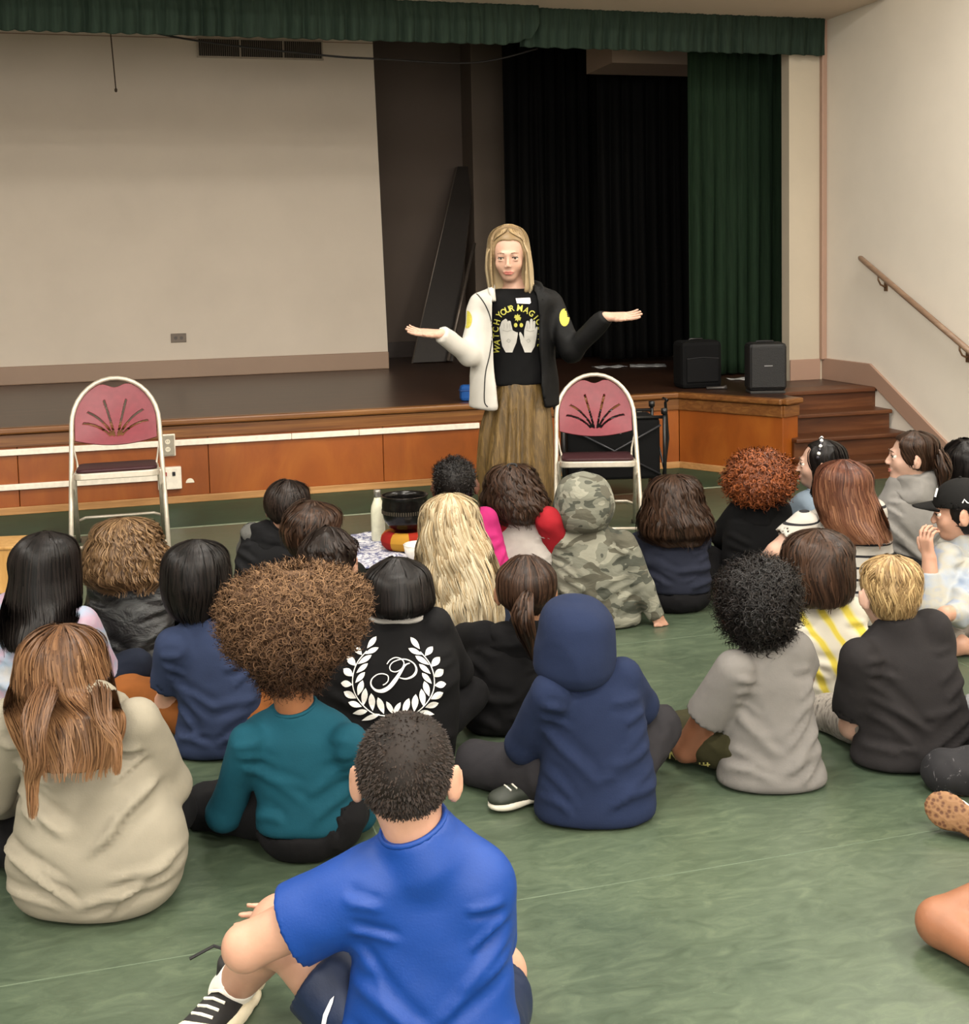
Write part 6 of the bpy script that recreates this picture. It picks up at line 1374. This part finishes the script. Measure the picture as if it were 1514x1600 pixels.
# ---------------- the standing woman ----------------
WY = 5.85
def woman():
    D = WY; o3 = atY(803, 950, D); org = (o3.x, D, 0.0); e = empty('person', org, 0, 'standing woman with straight blonde hair in a half white, half black jacket, arms spread', 'person')
    p = lambda x, y, dY=0.0: np.array(atY(x, y, D + dY))
    hc = p(796, 398, -.02); s = 1.09; fa = math.radians(186); nod = -.14
    f0 = np.array([math.sin(fa), math.cos(fa), 0]); r0 = np.array([math.cos(fa), -math.sin(fa), 0]); u0 = np.array([0, 0, 1.])
    fd = f0 * math.cos(nod) + u0 * math.sin(nod); ud = u0 * math.cos(nod) - f0 * math.sin(nod); Rm = np.stack([r0, fd, ud], 1)
    tor = make_loft([(640, 757, 858), (610, 765, 855), (580, 770, 852), (545, 770, 850), (510, 764, 856), (485, 756, 862), (468, 752, 866), (458, 762, 856), (450, 778, 835), (444, 786, 822)], lambda t, r: D, lambda t, a: min(.115, a * .72) * (1 if t < .85 else .85), e=2.4)
    armL = [p(752, 474), p(733, 553, -.10), p(690, 522, -.22)]; armR = [p(862, 474), p(893, 548, -.10), p(946, 495, -.20)]
    B = Shape(); B.loft(tor, -.022, .03, rnd=.04); B.cap(p(804, 448), hc + Rm @ np.array([0, -.02, -.05]), .052, .047, .03); head_shape(B, hc, Rm, s, False, k=.01)
    # legs
    hipc = p(806, 640)
    for q in (-1, 1):
        k_ = np.array([hipc[0] + q * .09, D + .0, .50]); a_ = np.array([hipc[0] + q * .10, D + .02, .09])
        B.cap((hipc[0] + q * .055, D, .88), k_, .062, .052, .04); B.cap(k_, a_, .058, .04, .02); B.cap(a_ + np.array([0, .01, -.03]), a_ + np.array([q * .03, -.15, -.055]), .035, .03, .02)
    for i, (A_, dv, nm, th) in enumerate(((armL, (-.97, -.15, .10), (.0, -.35, .95), -1), (armR, (.97, -.15, .0), (0, -.4, .9), 1))):
        B.cap(A_[0], A_[1], .046, .038, .03); B.cap(A_[1], A_[2], .036, .024, .015)
        hand_shape(B, A_[2] + unit(dv) * .015, dv, nm, .98, th, .14, .10)
    B = sdfobj('body', B, .0056, skinm('skin_woman', 'e2b49c'), e, org)
    # black T-shirt
    S = Shape(); S.loft(tor, .006, .02, zlo=float(p(800, 600)[2]), zhi=float(p(800, 451)[2]), rnd=.012); tee = sdfobj('shirt', S, .008, fabric('black_tee', '08080a', .9, .3), e, org, .003, 2, 10)
    # wide trousers: pleated loft with a gap between the legs
    z0 = .035
    pl = make_loft([(975, 752, 866), (900, 750, 864), (800, 749, 863), (720, 748, 862), (660, 752, 861), (620, 766, 855), (606, 773, 849), (592, 778, 844)], lambda t, r: D, lambda t, a: .100 + .055 * min(1, (1 - t) * 2), smooth=3, e=2.3)
    S = Shape(); S.loft(pl, 0, .01, zlo=z0, rnd=.01)
    cx = float(np.mean(pl['x'])); cut = float(p(800, 770)[2])
    S.fn(lambda P: np.maximum(np.abs(P[:, 0] - cx) - .006 - .02 * np.clip((cut - P[:, 2]) / cut, 0, 1), P[:, 2] - cut), (cx - .04, D - .3, 0), (cx + .04, D + .3, cut), .02, 's')
    def pleat(V):
        a = np.arctan2(V[:, 0] - cx, -(V[:, 1] - D)); return np.clip((float(p(800, 600)[2]) - V[:, 2]) / .12, 0, 1) * .009 * np.sin(a * 15 + 2 * np.sin(V[:, 2] * 3 + 1) + 1.5 * np.sin(a * 4)) + .005 * vnoise(V * np.array([1, 1, .35]), 22, 4, 2)
    t = NT('olive_gold_crinkle'); v = t.coord((1, 1, .16)); a = t.noise(v, 45, 5, .65, .8); t.base(t.ramp(a, [(.3, '37290f'), (.52, '5a4520'), (.72, '7c6336')])); t.set(Roughness=.55); t.bump(a, .6, .01)
    sdfobj('trousers', S, .009, t.m, e, org, disp=pleat)
    for q in (-1, 1):
        S = Shape(); S.ell((hipc[0] + q * .13, D - .06, .03), (.045, .13, .035), None, .01); sdfobj('shoe', S, .009, plain('black_flat_shoe', '161514', .5), e, org)
    # jacket: open shell, white on her right half, black on her left half
    jl = make_loft([(636, 734, 872), (600, 735, 870), (560, 738, 866), (520, 740, 866), (490, 742, 868), (472, 742, 870), (460, 748, 866), (452, 760, 852), (446, 772, 838)], lambda t, r: D + .004, lambda t, a: min(.150, a * .76), e=2.4)
    zj = float(p(800, 634)[2]); zjt = float(p(800, 447)[2])
    for nm, side, col, opn in (('jacket_white_half', -1, None, ((636, 776), (600, 774), (560, 771), (500, 769), (460, 771), (440, 776))), ('jacket_black_half', 1, None, ((636, 852), (600, 846), (560, 845), (500, 843), (460, 838), (440, 830)))):
        S = Shape(); S.loft(jl, .004, .02, zlo=zj, zhi=zjt, rnd=.012); A_ = armL if side < 0 else armR
        S.cap(A_[0], A_[1], .058, .054, .03); S.cap(A_[1], A_[2], .055, .036, .02, cut=.0)
        zs = [float(p(800, y)[2]) for y, _ in opn][::1]; xs_ = [float(p(x, y, -.12)[0]) for y, x in opn]
        zo = np.array(zs); xo = np.array(xs_); o_ = np.argsort(zo); zo, xo = zo[o_], xo[o_]
        S.p.append((lambda P, zo=zo, xo=xo, side=side: np.where(P[:, 1] < D + .0, side * (np.interp(P[:, 2], zo, xo) - P[:, 0]), -side * (P[:, 0] - cx) ), .006, np.array([-9.] * 3), np.array([9.] * 3), 'i'))
        S.loft(jl, -.014, .0, op='s', zlo=zj - .1, zhi=zjt - .0, rnd=.01)
        m_ = fabric('white_jacket_cloth', 'e8e4da', .7, .5, .05) if side < 0 else fabric('black_jacket_nylon', '050506', .65, .5, .1)
        J = sdfobj(nm, S, .0075, m_, e, org, disp=lambda V: .005 * vnoise(V * np.array([1.3, 1, .55]), 24, 7 + side, 2) + .004 * folds(V, 9 + side, 9, (1.2, 1, .5)))
        J['label'] = 'white half of the jacket' if side < 0 else 'black half of the jacket'
        # collar
        c = MB(); pts = [p(772 if side < 0 else 846, 470, -.11), p(768 if side < 0 else 846, 455, -.07), p(768 if side < 0 else 842, 446, .0), p(785 if side < 0 else 825, 440, .06), p(803, 438, .075)]
        c.tube([Vector(a_ - np.array(org)) for a_ in pts], [.010, .018, .020, .020, .018], 8, flat=.9); c.build('collar', m_, e, True)
        if side < 0: JW = J
        else: JB = J
    lemon = plain('lemon_patch', 'b5ab42', .7); blk = plain('black_piping', '141414', .6)
    circ = lambda x, y, rx, ry, n=18: [(x + rx * math.cos(2 * math.pi * k / n), y + ry * math.sin(2 * math.pi * k / n)) for k in range(n)]
    printed('sleeve_patch', [JW], [circ(729, 499, 8.5, 14)], lemon, e, org, .003, 4)
    printed('sleeve_patch', [JB], [circ(882, 496, 8, 14)], lemon, e, org, .003, 4)
    printed('piping', [JW], ribbon(curve2([(738, 454), (748, 462), (759, 478), (767, 500), (769, 525), (765, 555), (759, 580), (757, 605), (757, 628), (762, 636)], 6), 1.7), blk, e, org, .003, 4)
    mb = MB(); 
    # print on the shirt
    yel = plain('yellow_letter_print', 'b0ac4a', .7); wht = plain('pale_hand_print', 'aeaca6', .7); gry = plain('grey_line_print', '8c8c86', .7)
    Zs = lambda x, y: (740 + x / 7.27, 420 + y / 7.27)
    polys = []
    def letter(ch, cx_, cy_, ang, h_):
        cu = bpy.data.curves.new('t', 'FONT'); cu.body = ch; cu.size = 1; cu.align_x = 'CENTER'; cu.offset = .02; ob = bpy.data.objects.new('t', cu); C.objects.link(ob)
        bpy.context.view_layer.update(); me = bpy.data.meshes.new_from_object(ob.evaluated_get(bpy.context.evaluated_depsgraph_get()))
        out = []
        for pl_ in me.polygons:
            q = []
            for i in pl_.vertices:
                x, y = me.vertices[i].co.x * h_ * 1.25, (me.vertices[i].co.y - .35) * h_ * 1.4
                q.append((cx_ + x * math.cos(ang) + y * math.sin(ang), cy_ + x * math.sin(ang) - y * math.cos(ang)))
            out.append(q)
        bpy.data.objects.remove(ob); bpy.data.meshes.remove(me); bpy.data.curves.remove(cu); return out
    ph = "WATCH YOUR MAGIC"
    spots = {0: (262, 915, -78), 1: (262, 835, -84), 2: (252, 762, -88), 3: (248, 690, -88), 4: (262, 605, -75), 6: (292, 525, -48), 7: (338, 490, -35), 8: (385, 462, -22), 9: (432, 448, -12), 11: (525, 445, 8), 12: (600, 470, 25), 13: (660, 505, 38), 14: (708, 552, 50), 15: (742, 600, 62)}
    for i, (x, y, a_) in spots.items(): c = Zs(x, y); polys += letter(ph[i], c[0], c[1], math.radians(a_), 9.5 if i not in (11,) else 10)
    for (ch, x, y, a_) in (('L', 757, 672, 80), ('I', 757, 740, 88), ('V', 755, 800, 92), ('E', 750, 870, 98)): c = Zs(x, y); polys += letter(ch, c[0], c[1], math.radians(a_), 7)
    # star burst and dots
    c = Zs(500, 555); st_ = []
    for k in range(16): r_ = 5.6 if k % 2 == 0 else 3.4; st_.append((c[0] + r_ * math.sin(k * math.pi / 8), c[1] - r_ * 1.15 * math.cos(k * math.pi / 8)))
    polys.append(st_)
    for x in (478, 542): c = Zs(x, 640); polys.append(circ(c[0], c[1], 2.8, 3.4, 12))
    printed('slogan_print', [tee], polys, yel, e, org, .004, 5, 'yellow arched lettering with a small star')
    def hand2(m):
        X = (lambda x: x) if m == 1 else (lambda x: 1020 - x)
        pts = [(365, 950), (325, 880), (310, 800), (292, 670), (300, 655), (315, 668), (322, 690), (318, 600), (330, 588), (345, 600), (348, 640), (350, 575), (365, 566), (380, 580), (382, 640), (388, 600), (400, 588), (420, 595), (430, 640), (445, 700), (448, 790), (465, 750), (485, 720), (500, 722), (502, 745), (485, 840), (455, 910), (440, 950)]
        return [Zs(X(x), y) for x, y in pts]
    printed('hand_print', [tee], [hand2(1), hand2(-1)], wht, e, org, .004, 5, 'two pale raised palms')
    gp = []
    for m in (1, -1):
        X = (lambda x: x) if m == 1 else (lambda x: 1020 - x)
        gp += ribbon([Zs(X(330), 700), Zs(X(380), 712), Zs(X(430), 695)], .8); gp += ribbon([Zs(X(375), 820), Zs(X(395), 795), Zs(X(420), 815), Zs(X(400), 840), Zs(X(375), 820)], .8)
        for x in (345, 380, 412): gp += ribbon([Zs(X(x), 620), Zs(X(x + 2), 680)], .6)
    printed('line_print', [tee], gp, gry, e, org, .006, 5)
    printed('name_sticker', [tee], [[Zs(478, 335), Zs(640, 328), Zs(650, 385), Zs(635, 398), Zs(492, 392)]], plain('sticker_white', 'f0e9e6', .5), e, org, .006, 8, 'blank white name sticker')
    # hair: straight, parted, shoulder length
    L = TOR = tor
    SHAPES['woman'] = dict(L=dict(z=np.array([0, 1.0]), x=np.array([org[0]] * 2), y=np.array([D] * 2), a=np.array([.1] * 2), b=np.array([.1] * 2)), e=e, org=org)
    hair = dict(rows=dome(350, 385, 794, 31) + [(400, 761, 828), (420, 760, 831), (440, 763, 832), (452, 765, 833), (458, 770, 830)], mat=hairm('hair_ash_blonde', '6e5436', 'c9ab7c', ('b09468', 'f2e2c0')), style='flow', n=1500, k=16, rad=.0022, wave=.03, wf=6, t0=.35, ragged=.03, lump=(.002, 30), bk=1.25, free=True, arc=.80, ow=.066, oz=.012, open=True)
    make_woman_hair(e, org, hc, Rm, s, D, hair)
    make_face(e, org, hc, Rm, s, 'a8564e', '6b4c34', '4a3a2a')
    return e
def make_woman_hair(e, org, hc, Rm, s, D, H):
    L = make_loft(H['rows'], lambda t, r: hc[1] + .005, lambda t, a: a * 1.2, smooth=2, n=60, e=2.1)
    f = Rm[:, 1]; S = Shape(); S.loft(L, -.004, .02, rnd=.012)
    g = lambda x, y, z: hc + Rm @ (np.array([x, y, z]) * s)
    face_cut(S, hc, Rm, s, .072, .0, .2, .015); S.ell(g(0, -.014, .022), np.array([.073, .09, .08]) * s + .007, Rm, .012); face_cut(S, hc, Rm, s, .062, -.034, .102, .030)   # face
    S.cap(g(.0, .06, -.09), g(0, .10, -.30), .058, .085, .01, op='s')                                # throat
    lo, hi = S.bounds(); V, Q = polygonise(S, lo, hi, .006); T = np.zeros((len(V), 4)); T[:, 0] = .25; T[:, 1] = np.clip((L['z'][-1] - V[:, 2]) / .35, 0, 1); T[:, 3] = 1
    rg = np.random.default_rng(4); N = 1900; K = 18; zT, zB = L['z'][-1], L['z'][0]
    phi0 = rg.uniform(-math.pi, math.pi, N); t0 = rg.uniform(0, 1, N) ** 1.4 * .35; t1 = 1 + .05 * rg.uniform(-1, .6, N)
    t = t0[:, None] + (t1 - t0)[:, None] * np.linspace(0, 1, K)[None]
    z = zT - (zT - zB) * t ** 1.25; cl = rg.uniform(0, 6, 60)[(np.round((phi0 + 3.2) * 7)).astype(int) % 60]
    # swing strands off the face: front angle is pi (towards the face); part slightly to one side
    face_a = math.atan2(f[0], -f[1])                                # angle in surf() convention where 0 = towards camera
    rel = (phi0 - face_a + math.pi) % (2 * math.pi) - math.pi; part = .18
    sgn = np.where(rel > part * .5, 1, -1); gap = 1.12 * np.clip((t - .03) / .24, 0, 1)
    relt = sgn[:, None] * np.maximum(np.abs(rel)[:, None], gap)
    ph = relt + face_a + .03 * np.sin(t * 7 + cl[:, None])
    off = .002 + rg.uniform(-.003, .005, N)[:, None]
    a = np.interp(z, L['z'], L['a']) + off; b = np.interp(z, L['z'], L['b']) + off
    P = np.stack([np.interp(z, L['z'], L['x']) + a * np.sin(ph), np.interp(z, L['z'], L['y']) - b * np.cos(ph), z], -1)
    cc = g(0, -.014, .022); cr_ = np.array([.073, .09, .08]) * s + .009; lp = (P - hc) @ Rm / s; kk = np.linalg.norm(((P - cc) @ Rm) / cr_, axis=2)
    wt = np.clip(lp[..., 1] / .03, 0, 1) * np.clip((lp[..., 2] - .015) / .035, 0, 1); tgt = np.minimum(kk, 1.03) / np.maximum(kk, .05); tgt = np.where(kk < 1.0, 1.01 / np.maximum(kk, .05), tgt)
    P = cc + (P - cc) * (1 + (tgt - 1) * wt)[..., None]
    V2, Q2, T2 = tubes(P, .0021 * rg.uniform(.7, 1.3, N)[:, None] * np.interp(np.linspace(0, 1, K), [0, .2, .8, 1], [.7, 1, 1, .3])[None], rg.beta(1.8, 1.6, N))
    np_mesh('hair', np.concatenate([V, V2]) - np.array(org), np.concatenate([Q, Q2 + len(V)]), H['mat'], e, tone=np.concatenate([T, T2]))
woman()
